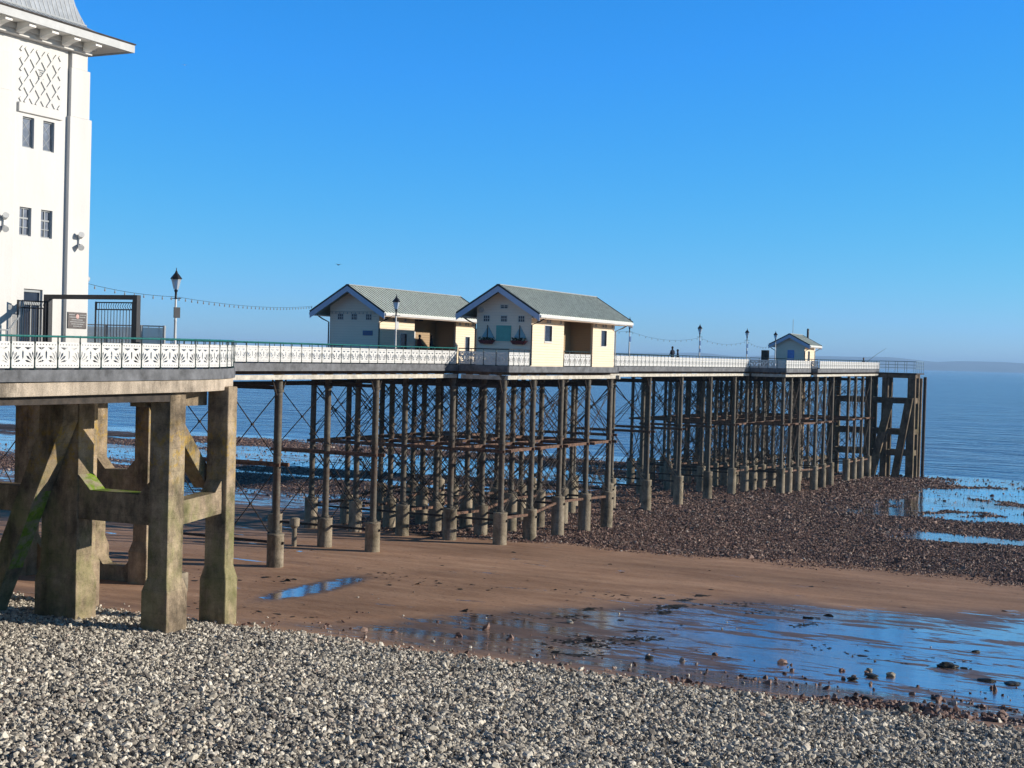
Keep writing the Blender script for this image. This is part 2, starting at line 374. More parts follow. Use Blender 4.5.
def m_sea(n, p):
    setp(p, rough=.12, spec=.5, ior=1.33)
    calm = n.ramp(n.math('DIVIDE', n.sep(n.pos())[0], 1000), [(.19, .35), (.26, 1.0)])
    c = n.ramp(n.noise(.02, 5, .6, scale=(1, .35, 1)), [(.35, (.022, .05, .15)), (.65, (.045, .095, .25))])
    n.link(c, p.inputs['Base Color'])
    h = n.noise(.24, 4, .6, scale=(1.0, .42, 1), dist=.7); h2 = n.noise(.05, 3, .6, scale=(1, .35, 1), dist=.6)
    b1 = n.n('Bump'); n.link(h, b1.inputs['Height']); b1.inputs['Distance'].default_value = 2.2; n.link(n.math('MULTIPLY', calm, .75), b1.inputs['Strength'])
    b2 = n.n('Bump'); n.link(h2, b2.inputs['Height']); b2.inputs['Distance'].default_value = 6.0; n.link(n.math('MULTIPLY', calm, .5), b2.inputs['Strength']); n.link(b1.outputs[0], b2.inputs['Normal'])
    n.link(b2.outputs[0], p.inputs['Normal'])
sx = np.array([150, 300, 600, 1500, 4000, 9000, 16000, 26000.]); sy = np.array([-26000, -9000, -3000, -900, -300, 0, 300, 900, 3000, 9000, 26000.])
A, B = np.meshgrid(sx, sy, indexing='ij')
sm = grid_mesh('sea', A, B, np.full_like(A, SEA_Z)); sm.materials.append(mat('sea_water', m_sea))
sea = bpy.data.objects.new('sea', sm); COL.objects.link(sea); tag(sea, 'calm blue sea with small ripples', kind='structure')

COASTM = simple('far_coast_land', (.13, .17, .16), .9, var=.3, sc=.002)
def coast():
    D = 11800; th = np.linspace(-.22, .42, 240)   # tangent of the bearing off the camera heading
    hpx = np.interp(th, [-.22, -.1, .02, .08, .16, .24, .285, .30, .36, .42], [0, 3, 8, 9.5, 9, 11, 10.2, 8.6, 8.6, 7])
    hpx = hpx + .5 * np.sin(th * 61) + .35 * np.sin(th * 143 + 1)
    hh = np.clip(hpx, 0, None) / 1420 * D
    rows = []
    for k, (dd, s) in enumerate([(0, 0), (120, .35), (500, .8), (1200, 1.0), (2600, .75), (4200, 0)]):
        Fd = D + dd; rows.append(np.stack([fwd.x * Fd + rgt.x * th * Fd, fwd.y * Fd + rgt.y * th * Fd, SEA_Z - 2 + (hh + 15) * s * (1 + .06 * np.sin(th * 90 + k))], -1))
    a = np.stack(rows, 0); me = grid_mesh('far_coast_hills', a[..., 0], a[..., 1], a[..., 2]); me.materials.append(COASTM)
    o = bpy.data.objects.new('far_coast_hills', me); COL.objects.link(o); tag(o, 'low hazy coast across the water', kind='structure')
coast()

# promenade the viewer stands on, behind the picture
MB().box(-40, 2.2, -70, 31, -2, 8.9).build('promenade', FASC)['kind'] = 'structure'

# ------------------------------------------------------------------ stones (nobody could count them)
def ico():
    bm = bmesh.new(); bmesh.ops.create_icosphere(bm, subdivisions=1, radius=1)
    v = np.array([x.co[:] for x in bm.verts]); f_ = np.array([[q.index for q in g.verts] for g in bm.faces]); bm.free(); return v, f_
def octa():
    v = np.array([(1, 0, 0), (0, 1, 0), (-1, 0, 0), (0, -1, 0), (0, 0, 1), (0, 0, -1)], float)
    return v, np.array([(0, 1, 4), (1, 2, 4), (2, 3, 4), (3, 0, 4), (1, 0, 5), (2, 1, 5), (3, 2, 5), (0, 3, 5)])
def stones(name, P, size, mat_, base, flat=.62, jit=.3, smooth=False, tilt=.45):
    v0, f0 = base; n = len(P); nv = len(v0)
    vv = v0[None] * (1 + rng.uniform(-jit, jit, (n, nv, 1)))
    sc = np.stack([rng.uniform(.75, 1.25, n), rng.uniform(.6, 1.0, n), rng.uniform(flat * .7, flat * 1.2, n)], -1) * size[:, None] * .5
    vv = vv * sc[:, None, :]
    q = rng.normal(size=(n, 4)); q[:, 1:3] *= tilt; q /= np.linalg.norm(q, axis=1)[:, None]
    w, x, y, z = q.T
    Rm = np.stack([1 - 2 * (y * y + z * z), 2 * (x * y - z * w), 2 * (x * z + y * w), 2 * (x * y + z * w), 1 - 2 * (x * x + z * z), 2 * (y * z - x * w),
                   2 * (x * z - y * w), 2 * (y * z + x * w), 1 - 2 * (x * x + y * y)], -1).reshape(n, 3, 3)
    vv = np.einsum('nij,nkj->nki', Rm, vv) + P[:, None, :]
    ff = (f0[None] + (np.arange(n) * nv)[:, None, None]).reshape(-1, 3)
    me = bpy.data.meshes.new(name); me.vertices.add(n * nv); me.vertices.foreach_set('co', vv.reshape(-1).astype(np.float32))
    me.loops.add(ff.size); me.loops.foreach_set('vertex_index', ff.ravel().astype(np.int32))
    me.polygons.add(len(ff)); me.polygons.foreach_set('loop_start', np.arange(0, ff.size, 3, dtype=np.int32)); me.polygons.foreach_set('loop_total', np.full(len(ff), 3, np.int32))
    me.polygons.foreach_set('use_smooth', np.full(len(ff), smooth)); me.update(calc_edges=True)
    me.materials.append(mat_); o = bpy.data.objects.new(name, me); COL.objects.link(o); return o
def m_stone(stops, rough=.8):
    def b(n, p):
        setp(p, rough=rough, spec=.3)
        c = n.ramp(n.rnd(), stops)
        n.link(n.mix(.6, c, n.mix(1, c, n.ramp(n.noise(14, 5, .7), [(.3, .6), (.7, 1.25)]), 'MULTIPLY')), p.inputs['Base Color'])
    return b
SHING = mat('grey_shingle', m_stone([(0, (.10, .09, .08)), (.22, (.30, .265, .22)), (.5, (.50, .45, .365)), (.78, (.66, .60, .49)), (.95, (.86, .79, .66)), (1, (.42, .31, .24))]))
ROCKM = mat('purple_brown_stones', m_stone([(0, (.05, .027, .02)), (.3, (.14, .075, .057)), (.7, (.25, .15, .113)), (.93, (.35, .245, .19)), (.985, (.38, .31, .26)), (1, (.55, .5, .44))], .6))
CAMH = np.array([fwd.x, fwd.y]); CAMR = np.array([rgt.x, rgt.y])
def in_view(X, Y, m=.13):
    d = X * CAMH[0] + Y * CAMH[1]; l = (X * CAMR[0] + Y * CAMR[1]) / np.maximum(d, 1)
    return (l > -.36 - m) & (l < .36 + m) & (d > 5)
# foreground shingle bank: a heaped layer and a second layer lying on it
N1 = 380000
X = rng.uniform(19, 45.5, N1); Y = rng.uniform(-6, 62, N1)
_, _, sh = zones(X, Y); keep = in_view(X, Y) & (rng.uniform(0, 1, N1) < np.clip(sh * 1.25, 0, 1) * np.where(X > 39, 1.0, .9)) & (rng.uniform(0, 1, N1) < np.clip((60 - Y) / 15, 0, 1))
X, Y = X[keep], Y[keep]; sz = rng.lognormal(math.log(.098), .45, len(X)).clip(.045, .3)
Z = gz(X, Y) + rng.uniform(-.01, .085, len(X)) + .045 * lump(X, Y, .35)
stones('shingle', np.stack([X, Y, Z], -1), sz, SHING, ico())
tag(bpy.data.objects['shingle'], 'bank of grey and white shingle in the foreground', 'shingle', kind='stuff')
# strays lying past the toe of the bank, round the pillars and in the wet sand
N2 = 26000
X = rng.uniform(43, 62, N2); Y = rng.uniform(-6, 50, N2)
pr = np.exp(-(X - 43) / 1.0) * .9 + .002
keep = in_view(X, Y) & (rng.uniform(0, 1, N2) < pr); X, Y = X[keep], Y[keep]
sz = rng.lognormal(math.log(.10), .45, len(X)).clip(.04, .42)
stones('loose_stones', np.stack([X, Y, gz(X, Y) + sz * .12], -1), sz, SHING, ico())
tag(bpy.data.objects['loose_stones'], 'stray stones scattered on the wet sand below the shingle', 'stones', kind='stuff')
X = rng.uniform(43.5, 54, 26000); Y = rng.uniform(-6, 34, 26000)
pr = .95 * np.exp(-((X - 46.6) / 2.4) ** 2) * np.clip((17 - Y) / 8, .02, 1) * (lump(X, Y * .6, .7) > -.05) + .008
keep = in_view(X, Y) & (rng.uniform(0, 1, 26000) < pr); X, Y = X[keep], Y[keep]
sz = rng.lognormal(math.log(.12), .5, len(X)).clip(.04, .4)
stones('dark_stones', np.stack([X, Y, gz(X, Y) + sz * .08], -1), sz, ROCKM, ico())
tag(bpy.data.objects['dark_stones'], 'wet dark stones strewn along the edge of the pool', 'stones', kind='stuff')
# rocky foreshore
N3 = 900000
X = 84 + 118 * rng.uniform(0, 1, N3) ** 1.35; Y = rng.uniform(-4, 150, N3)
_, rk, _ = zones(X, Y); wv = zones(X, Y)[0]
keep = in_view(X, Y) & (rng.uniform(0, 1, N3) < rk * (1 - .985 * wv) * np.where(Y > 70, .35, 1.0)); X, Y = X[keep], Y[keep]
k2 = rng.uniform(0, 1, 60000) < 1
xe = rng.uniform(80, 90, 60000); ye = rng.uniform(-4, 46, 60000); rke = zones(xe, ye)[1]; ke = (rng.uniform(0, 1, 60000) < rke * .5) & in_view(xe, ye)
X = np.concatenate([X, xe[ke]]); Y = np.concatenate([Y, ye[ke]])
sz = rng.lognormal(math.log(.105), .45, len(X)).clip(.05, .6) * (1 + (X - 84) / 120)
stones('foreshore_stones', np.stack([X, Y, gz(X, Y) + sz * .03], -1), sz, ROCKM, octa(), jit=.25, flat=.42)
tag(bpy.data.objects['foreshore_stones'], 'dark purple brown stones covering the lower foreshore round the pier legs', 'stones', kind='stuff')
# bits of weed and dark grit on the sand
WEED = simple('dark_seaweed', (.028, .022, .012), .7, var=.6, sc=6)
N4 = 5200
X = rng.uniform(48, 88, N4); Y = rng.uniform(-3, 50, N4)
pw = .02 + .8 * (lump(X * 1.6, Y * .5, 1.6) > .42) * (X < 66)
keep = in_view(X, Y) & (rng.uniform(0, 1, N4) < pw); X, Y = X[keep], Y[keep]
wd = stones('seaweed', np.stack([X, Y, gz(X, Y) + .012], -1), rng.lognormal(math.log(.15), .5, len(X)).clip(.05, .5), WEED, ico(), flat=.08, jit=.45, tilt=.06)
tag(wd, 'scraps of dark seaweed and grit strewn over the wet sand', 'seaweed', kind='stuff')
# single boulders one can point at
def boulder(px, py, s, label, m=ROCKM, seed=0, flat=.5):
    z = float(gz(px, py)); bm = bmesh.new(); bmesh.ops.create_icosphere(bm, subdivisions=3, radius=.5)
    for v in bm.verts:
        k = 1 + .45 * noise.noise(v.co * 2.2 + Vector((seed * 7.1, 0, 0))) + .12 * noise.noise(v.co * 7 + Vector((seed, 3, 0)))
        v.co *= k * s; v.co.z *= flat; v.co.x *= 1.25
    me = bpy.data.meshes.new('boulder'); bm.to_mesh(me); bm.free(); me.materials.append(m)
    o = bpy.data.objects.new('boulder', me); COL.objects.link(o); o.location = (px, py, z + s * flat * .28); o.rotation_euler = (0, 0, 1.0 + seed)
    tag(o, label, 'boulder', 'boulders in the wet sand')
WETR = simple('wet_dark_boulder', (.05, .045, .03), .45, var=.5, sc=6, bump=.03)
PALER = simple('pale_boulder', (.34, .30, .22), .8, var=.4, sc=6, bump=.03)

# ------------------------------------------------------------------ level functions of the pier
def RT(x): return float(np.interp(x, [32, 41, 58.9, 81, 109, 146, 192], [10.78, 10.85, 10.95, 11.02, 11.06, 11.14, 11.31]))
def DK(x): return RT(x) - 1.10

# ------------------------------------------------------------------ railing kit
def panel_mesh():
    bm = bmesh.new()
    def loop(pts):
        vs = [bm.verts.new((x, 0, z)) for x, z in pts]; return [bm.edges.new((vs[i], vs[(i + 1) % len(vs)])) for i in range(len(vs))]
    W_, H = .475, .83; E_ = loop([(-W_, 0), (W_, 0), (W_, H), (-W_, H)])
    for k in range(7):
        x = -.39 + .13 * k
        for zc, s in ((.745, .03), (.075, .026)): E_ += loop([(x - s, zc), (x, zc - s), (x + s, zc), (x, zc + s)])
    for sg in (-1, 1):
        for a, r0, r1, w in ((13, .10, .40, .036), (35, .11, .42, .042), (56, .12, .42, .044), (77, .14, .40, .034)):
            c = (sg * -.485, .15); t = R(a); dx, dz = sg * math.cos(t), math.sin(t); px, pz = -dz, dx
            E_ += loop([(c[0] + dx * r0, c[1] + dz * r0), (c[0] + dx * r1 * .8 + px * w, c[1] + dz * r1 * .8 + pz * w), (c[0] + dx * r1, c[1] + dz * r1), (c[0] + dx * r1 * .8 - px * w, c[1] + dz * r1 * .8 - pz * w)])
        E_ += loop([(sg * .06, .655), (sg * .38, .655), (sg * .21, .575)])
    E_ += loop([(-.03, .34), (0, .26), (.03, .34), (.035, .50), (0, .56), (-.035, .50)])
    bmesh.ops.triangle_fill(bm, edges=E_, use_dissolve=False, use_beauty=True)
    # triangle_fill covers the holes of some loops too on occasion: drop faces whose centre lies in a hole is not needed, scanfill keeps holes
    g = bmesh.ops.extrude_face_region(bm, geom=bm.faces[:])
    bmesh.ops.translate(bm, vec=(0, .03, 0), verts=[v for v in g['geom'] if isinstance(v, bmesh.types.BMVert)])
    bmesh.ops.recalc_face_normals(bm, faces=bm.faces)
    me = bpy.data.meshes.new('rail_panel'); bm.to_mesh(me); bm.free(); me.materials.append(WPAINT); return me
PANEL = panel_mesh()
def post_mesh():
    m = MB().lathe((0, 0, 0), [(.05, -.02), (.05, .05), (.03, .08), (.026, .3), (.04, .36), (.026, .42), (.022, .8), (.036, .86), (.022, .92), (.022, 1.06), (.034, 1.1)], 8)
    m.box(-.012, .012, -.0, .22, -.02, .03); m.tube([(0, .2, .02), (0, .06, .42)], .014, 6)
    o = m.build('post', DGREEN); me = o.data; bpy.data.objects.remove(o); return me
POST = post_mesh()
def railing(pts, label, group='white panelled railings round the pier deck', zf=RT, railmat=None, cap=96):
    """pts: plan positions of the posts in order; the panels hang between them"""
    a0 = pts[0]; root = empty('railing', (a0[0], a0[1], zf(a0[0]) - 1.1), label, 'railing', group)
    MB().tube([(x, y, zf(x) - .035) for x, y in pts], .034, 8).build('handrail', railmat or GREEN, root, smooth=True)
    for i, (x, y) in enumerate(pts):
        o = bpy.data.objects.new('post', POST); COL.objects.link(o); o.parent = root
        nx_, ny_ = pts[min(i + 1, len(pts) - 1)]; px_, py_ = pts[max(i - 1, 0)]; ang = math.atan2(ny_ - py_, nx_ - px_)
        o.location = (x - a0[0], y - a0[1], zf(x) - zf(a0[0])); o.rotation_euler = (0, 0, ang)
        if i < len(pts) - 1:
            d = Vector((nx_ - x, ny_ - y)); c = Vector((x, y)) + d / 2
            q = bpy.data.objects.new('rail_panel', PANEL); COL.objects.link(q); q.parent = root
            q.location = (c.x - a0[0], c.y - a0[1], zf(c.x) - 1.045 - (zf(a0[0]) - 1.1)); q.rotation_euler = (0, 0, math.atan2(d.y, d.x)); q.scale = (d.length, 1, 1)
    return root
def line(x0, y0, x1, y1, n): return [(x0 + (x1 - x0) * i / n, y0 + (y1 - y0) * i / n) for i in range(n + 1)]

# ------------------------------------------------------------------ concrete apron with its pillars
YF = 33.4
def arc_pts():
    # front edge then a rounded corner turning across the pier
    pts = [(x, YF) for x in np.arange(24.8, 40.95, 1.006)]
    cx, r_ = pts[-1][0], 9.5
    a = 0
    while a < R(88):
        a += 1.01 / r_; pts.append((cx + r_ * math.sin(a), YF + r_ * (1 - math.cos(a))))
    x, y = pts[-1]
    return pts
EDGE = arc_pts()
def edge_loop(off):
    out = []
    for i, (x, y) in enumerate(EDGE):
        a = EDGE[max(i - 1, 0)]; b = EDGE[min(i + 1, len(EDGE) - 1)]; d = Vector((b[0] - a[0], b[1] - a[1])).normalized()
        out.append((x + d.y * off, y - d.x * off))
    return out
def slab(off, z0, z1, xl=-30., yb=64.):
    L = edge_loop(off); xe = L[-1][0]; L = [(xl, YF - off)] + L + [(xe, yb), (xl, yb)]
    n = len(L); m = MB(); m.add([(x, y, z0(x)) for x, y in L] + [(x, y, z1(x)) for x, y in L], [tuple(range(n))[::-1], tuple(range(n, 2 * n))] + [(i, (i + 1) % n, n + (i + 1) % n, n + i) for i in range(n)]); return m
apron = empty('concrete_apron', (41, 36, 0), 'massive weathered concrete apron on square pillars under the white pavilion', 'pier apron')
slab(.10, lambda x: DK(x) - .40, lambda x: DK(x) - .012).build('deck_slab', FASC, apron)
slab(.02, lambda x: DK(x) - .86, lambda x: DK(x) - .403).build('edge_beam', CONCB, apron, bevel=.02)
def pillar(x0, x1, y0, y1, zt, rot=0, flare=.14, zf=1.55, name='pillar', m=CONC):
    cx, cy = (x0 + x1) / 2, (y0 + y1) / 2; hx, hy = (x1 - x0) / 2, (y1 - y0) / 2; zb = float(gz(cx, cy)) - .5
    mb = MB(); prof = [(flare, zb), (flare, zf), (0, zf + .5), (0, zt)]; vs = []; fs = []
    for e, z in prof:
        for sx_, sy_ in ((-1, -1), (1, -1), (1, 1), (-1, 1)):
            px, py = sx_ * (hx + e), sy_ * (hy + e); c, s_ = math.cos(rot), math.sin(rot)
            vs.append((cx + px * c - py * s_, cy + px * s_ + py * c, z))
    for k in range(3):
        for i in range(4): j = (i + 1) % 4; fs.append((k * 4 + i, k * 4 + j, k * 4 + 4 + j, k * 4 + 4 + i))
    fs += [(3, 2, 1, 0), (12, 13, 14, 15)]; mb.add(vs, fs)
    return mb.build(name, m, apron, bevel=.045)
ZT = 8.83
pillar(40.95, 41.85, 33.78, 34.70, 8.86)                       # A front
pillar(41.0, 41.85, 38.15, 39.95, ZT)                         # E second, deep
pillar(44.5, 45.25, 34.0, 34.9, 9.06, R(10), flare=.12)                   # B under the rounded corner
pillar(44.6, 45.4, 41.2, 42.1, ZT); pillar(44.6, 45.4, 37.6, 38.4, ZT) if False else None
for x_, y_ in ((53.6, 49.0), (52.9, 52.0)): pass
for x_, y_, w in ((53.72, 48.9, .85), (52.4, 52.0, .85), (41, 44.8, .9), (41, 50.5, .9)): pillar(x_, x_ + w, y_, y_ + .9, 9.25 if x_ > 50 else ZT, flare=.14, zf=.6)
for x_ in (31.6, 22.5): pillar(x_, x_ + .9, 33.8, 34.7, ZT); pillar(x_, x_ + .9, 38.2, 40.0, ZT); pillar(x_, x_ + .9, 45, 45.9, ZT)
def haunch_beam(x0, x1, ya, yb, z0, z1, nm='cross_beam', m=CONC):
    h = .55; mb = MB(); mb.box(x0, x1, ya, yb, z0, z1)
    for y, s_ in ((ya, 1), (yb, -1)):
        mb.add([(x0, y, z1 - .002), (x1, y, z1 - .002), (x1, y + s_ * h, z1 - .002), (x0, y + s_ * h, z1 - .002), (x0, y, z1 + h), (x1, y, z1 + h)],
               [(0, 3, 2, 1), (0, 1, 5, 4), (3, 4, 5, 2) if s_ > 0 else (3, 2, 5, 4), (0, 4, 3), (1, 2, 5)])
    return mb.build(nm, m, apron)
haunch_beam(41.05, 41.8, 34.71, 38.14, 3.95, 5.05)['label'] = 'dark cross beam with green weed on its haunch'
haunch_beam(41.05, 41.8, 39.96, 44.8, 4.0, 5.0)
haunch_beam(53.8, 54.5, 46.46, 48.89, 3.4, 4.5); haunch_beam(53.8, 54.5, 46.46, 48.89, -1.35, -.2); haunch_beam(53.0, 53.7, 49.81, 51.99, -.75, .25)
pillar(53.72, 54.57, 45.6, 46.45, 9.25, flare=.14, zf=.6)
# green weed cap on the haunch
MB().add([(41.02, 38.13, 5.62), (41.82, 38.13, 5.62), (41.82, 37.55, 5.075), (41.02, 37.55, 5.075), (41.02, 35.4, 5.075), (41.82, 35.4, 5.075)], [(0, 1, 2, 3), (3, 2, 5, 4)]).build('weed_cap', MOSSY, apron)
# beam from front pillar to corner pillar
mb = MB(); mb.hexa([(41.86, 33.95, 3.93), (44.56, 34.12, 4.13), (44.45, 34.85, 4.13), (41.86, 34.6, 3.93), (41.86, 33.95, 4.83), (44.56, 34.12, 5.0), (44.45, 34.85, 5.0), (41.86, 34.6, 4.83)])
mb.add([(44.55, 34.13, 4.99), (44.45, 34.83, 4.99), (44.1, 34.11, 4.96), (44.1, 34.8, 4.96), (44.55, 34.13, 5.45), (44.45, 34.83, 5.45)], [(0, 1, 3, 2), (2, 3, 5, 4), (0, 2, 4), (1, 5, 3), (0, 4, 5, 1)])
mb.build('tie_beam', CONC, apron, bevel=.02)
MB().beam((41.5, 35.05, 8.9), (45.0, 35.35, 5.2), .55, .72, (0, 1, 0)).build('diagonal_brace', CONC, apron, bevel=.03)
MB().box(41.87, 42.6, 34.1, 34.6, 1.35, 2.1).build('stub', FOOT, apron, bevel=.03)
MB().box(41.0, 44.6, 35.0, 35.7, 8.3, 8.84).build('head_beam', CONC, apron)
MB().box(41.0, 41.9, 34.0, 48, 8.45, 8.845).build('head_beam', CONC, apron)
# raker: short upright then a leg leaning outwards on the landward side of the second pillar
pf = [(38.12, 8.80), (39.3, 8.80), (39.3, 7.2), (42.65, -.5), (41.85, -.5), (38.12, 7.65)]
vs = [(x, y, z) for x in (40.12, 40.92) for y, z in pf]; n_ = len(pf)
MB().add(vs, [tuple(range(n_))[::-1], tuple(range(n_, 2 * n_))] + [(i, (i + 1) % n_, n_ + (i + 1) % n_, n_ + i) for i in range(n_)]).build('raker', CONC, apron, bevel=.03)
mo = MB(); a_, b_ = Vector((0, 39.36, 4.95)), Vector((0, 40.75, 1.9)); nrm = Vector((0, -.91, -.416)) * .015
mo.add([tuple(Vector((40.16, 0, 0)) + a_ + nrm), tuple(Vector((40.88, 0, 0)) + a_ + nrm), tuple(Vector((40.88, 0, 0)) + b_ + nrm), tuple(Vector((40.16, 0, 0)) + b_ + nrm)], [(0, 1, 2, 3)])
mo.build('weed_cap', MOSSY, apron)
MB().box(31, 40.9, 33.75, 34.0, 8.55, 8.835).build('head_beam', DTIMB, apron)
MB().box(36.4, 40.9, 36.6, 39.6, 8.55, 8.84).build('head_beam', CONC, apron)
MB().box(24, 50, 47.5, 48.3, 8.3, 8.84).build('head_beam', CONC, apron)

railing(EDGE, 'nearest white panelled railing with sea green top rail, curving round the concrete apron')

# ------------------------------------------------------------------ pavilion tower
pav = empty('pavilion', (38, 43, 9.7), 'white rendered pavilion tower with flared grey roof and lattice panel', 'pavilion')
Y0 = 39.0; XR = 42.08; XL = 33.6; YB = 47.5; zb = 9.72
def wallbox(x0, x1, y0, y1, z0, z1, nm='wall', m=WALLW, par=pav, bev=.02): return MB().box(x0, x1, y0, y1, z0, z1).build(nm, m, par, bevel=bev)
# main wall with real openings for windows and door (built of blocks round the holes)
openings = [(38.70, 39.27, 17.68, 18.80), (39.72, 40.29, 17.68, 18.80), (38.64, 39.22, 14.46, 15.50), (39.70, 40.28, 14.46, 15.50), (38.93, 39.86, zb, 12.53)]
def wall_with_holes(x0, x1, y0, y1, z0, z1, holes, nm, m, par):
    xs_ = sorted({x0, x1, *[h[0] for h in holes], *[h[1] for h in holes]}); zs_ = sorted({z0, z1, *[h[2] for h in holes], *[h[3] for h in holes]})
    xs_ = [x for x in xs_ if x0 <= x <= x1]; zs_ = [z for z in zs_ if z0 <= z <= z1]
    bm = bmesh.new(); V = {}
    def vv(x, z):
        if (x, z) not in V: V[(x, z)] = bm.verts.new((x, y0, z))
        return V[(x, z)]
    for i in range(len(xs_) - 1):
        for j in range(len(zs_) - 1):
            cx, cz = (xs_[i] + xs_[i + 1]) / 2, (zs_[j] + zs_[j + 1]) / 2
            if any(h[0] < cx < h[1] and h[2] < cz < h[3] for h in holes): continue
            bm.faces.new([vv(xs_[i], zs_[j]), vv(xs_[i + 1], zs_[j]), vv(xs_[i + 1], zs_[j + 1]), vv(xs_[i], zs_[j + 1])])
    g = bmesh.ops.extrude_face_region(bm, geom=bm.faces[:]); bmesh.ops.translate(bm, vec=(0, y1 - y0, 0), verts=[v for v in g['geom'] if isinstance(v, bmesh.types.BMVert)])
    bmesh.ops.recalc_face_normals(bm, faces=bm.faces)
    me = bpy.data.meshes.new(nm); bm.to_mesh(me); bm.free(); me.materials.append(m)
    o = bpy.data.objects.new(nm, me); COL.objects.link(o); o.parent = par; o.location = -Vector(par['_w']); o['_w'] = (0, 0, 0); return o
wall_with_holes(XL, 40.92, Y0, Y0 + .4, zb, 21.9, openings, 'wall', WALLW, pav)
wallbox(XL, XR - .1, Y0 + .42, YB, zb, 21.9, bev=0)
# corner pilaster with set-offs and a slimmer left pilaster
wallbox(40.92, XR, Y0 - .17, YB, zb, 19.16, 'pilaster'); wallbox(40.97, XR - .1, Y0 - .14, YB, 19.16, 21.0, 'pilaster'); wallbox(41.02, XR - .22, Y0 - .11, YB, 21.0, 21.9, 'pilaster')
wallbox(XL, 38.3, Y0 - .07, Y0 + .1, zb, 19.6, 'pilaster'); wallbox(XL, 38.15, Y0 - .04, Y0 + .1, 19.6, 21.0, 'pilaster')
wallbox(38.42, 40.62, Y0 - .10, Y0 + .1, 18.93, 19.28, 'ledge')
# lattice panel: raised diagonal ribs on the wall, small louvre in the middle
lt = MB(); lx0, lx1, lz0, lz1 = 38.52, 40.55, 19.3, 21.3
ang = R(52); stp = .56
for sgn in (-1, 1):
    for k in range(-12, 14):
        # line through (xc, zmid) with slope tan(ang)*sgn, clipped to the panel
        xc = (lx0 + lx1) / 2 + k * stp; zm = (lz0 + lz1) / 2; t = math.tan(ang) * sgn; pts = []
        zl, zr = zm + (lx0 - xc) * t, zm + (lx1 - xc) * t
        if lz0 <= zl <= lz1: pts.append((lx0, zl))
        if lz0 <= zr <= lz1: pts.append((lx1, zr))
        for z in (lz0, lz1):
            x = xc + (z - zm) / t
            if lx0 < x < lx1: pts.append((x, z))
        if len(pts) >= 2:
            (xa, za), (xb, zb_) = pts[0], pts[1]
            if math.hypot(xa - xb, za - zb_) > .15: lt.beam((xa, Y0 - .018 - .001 * sgn, za), (xb, Y0 - .018 - .001 * sgn, zb_), .11, .06 + .004 * sgn, (0, 1, 0))
lt.build('lattice', WALLW, pav)
lv = MB()
for k in range(5): lv.box(39.42, 39.66, Y0 - .045, Y0 - .004, 20.28 + k * .08, 20.31 + k * .08)
lv.build('louvre', LEAD, pav)
def leaded_window(x0, x1, z0, z1, diamond):
    fr = MB(); yy = Y0 + .10
    for a in ((x0, x1, z0, z0 + .05), (x0, x1, z1 - .05, z1), (x0, x0 + .05, z0 + .05, z1 - .05), (x1 - .05, x1, z0 + .05, z1 - .05)): fr.box(a[0], a[1], yy, yy + .08, a[2], a[3])
    if diamond:
        zm = (z0 + z1) / 2
        for za, zb_ in ((z0 + .05, zm), (zm, z1 - .05)):
            fr.beam((x0 + .05, yy + .05, za), (x1 - .05, yy + .05, zb_), .014, .014); fr.beam((x1 - .05, yy + .045, za), (x0 + .05, yy + .045, zb_), .014, .014)
    else:
        xm = (x0 + x1) / 2; fr.box(xm - .02, xm + .02, yy + .01, yy + .06, z0 + .05, z1 - .05); fr.box(x0 + .05, x1 - .05, yy + .012, yy + .055, z1 - .42, z1 - .36); fr.box(x0 + .05, x1 - .05, yy + .014, yy + .05, z0 + .3, z0 + .33)
    w = fr.build('window', LEAD, pav); MB().box(x0 + .05, x1 - .05, yy + .05, yy + .07, z0 + .05, z1 - .05).build('pane', GLASST, w)
for i, h in enumerate(openings[:4]): leaded_window(*h, i < 2)
# door with transom
dr = MB(); x0, x1 = 38.93, 39.86
dr.box(x0, x0 + .07, Y0 + .08, Y0 + .2, zb, 12.5); dr.box(x1 - .07, x1, Y0 + .08, Y0 + .2, zb, 12.5); dr.box(x0 + .07, x1 - .07, Y0 + .08, Y0 + .2, 11.95, 12.06); dr.box(x0 + .07, x1 - .07, Y0 + .08, Y0 + .2, 12.42, 12.5); dr.box(39.36, 39.42, Y0 + .09, Y0 + .18, zb, 11.95)
d_ = dr.build('door', LEAD, pav); MB().box(x0 + .07, x1 - .07, Y0 + .14, Y0 + .16, zb + .02, 12.42).build('pane', GLASS, d_)
# flood lights on the wall: bracket with two drums
def wall_light(x, z, yf):
    m = MB(); m.box(x - .05, x + .05, yf - .08, yf - .002, z - .25, z + .25)
    a = m.build('wall_light', WPAINT, pav)
    for dz in (.14, -.17): MB().tube([(x - .02, yf - .1, z + dz), (x - .13, yf - .26, z + dz + (.1 if dz > 0 else -.1))], [.08, .12], 10).build('lamp_head', WPAINT, a)
wall_light(41.5, 14.48, Y0 - .17); wall_light(37.8, 14.85, Y0 - .07)
pq = MB().box(40.98, 41.98, Y0 - .21, Y0 - .172, 11.14, 11.76).build('plaque', PLAQ, pav, bevel=.008)
lett = MB()
for r_i, (z, segs) in enumerate([(11.66, ((.06, .36), (.66, .96))), (11.57, ((.08, .40), (.62, .95))), (11.47, ((.2, .8),)), (11.39, ((.12, .9),)), (11.31, ((.2, .82),)), (11.23, ((.28, .74),))]):
    for s0, s1 in segs:
        x = 40.97 + s0
        while x < 40.97 + s1 - .03:
            w_ = random.uniform(.02, .045); lett.box(x, x + w_, Y0 - .218, Y0 - .211, z - .012, z + .014); x += w_ + .016
lett.build('raised_lettering', LPAINT, pq)
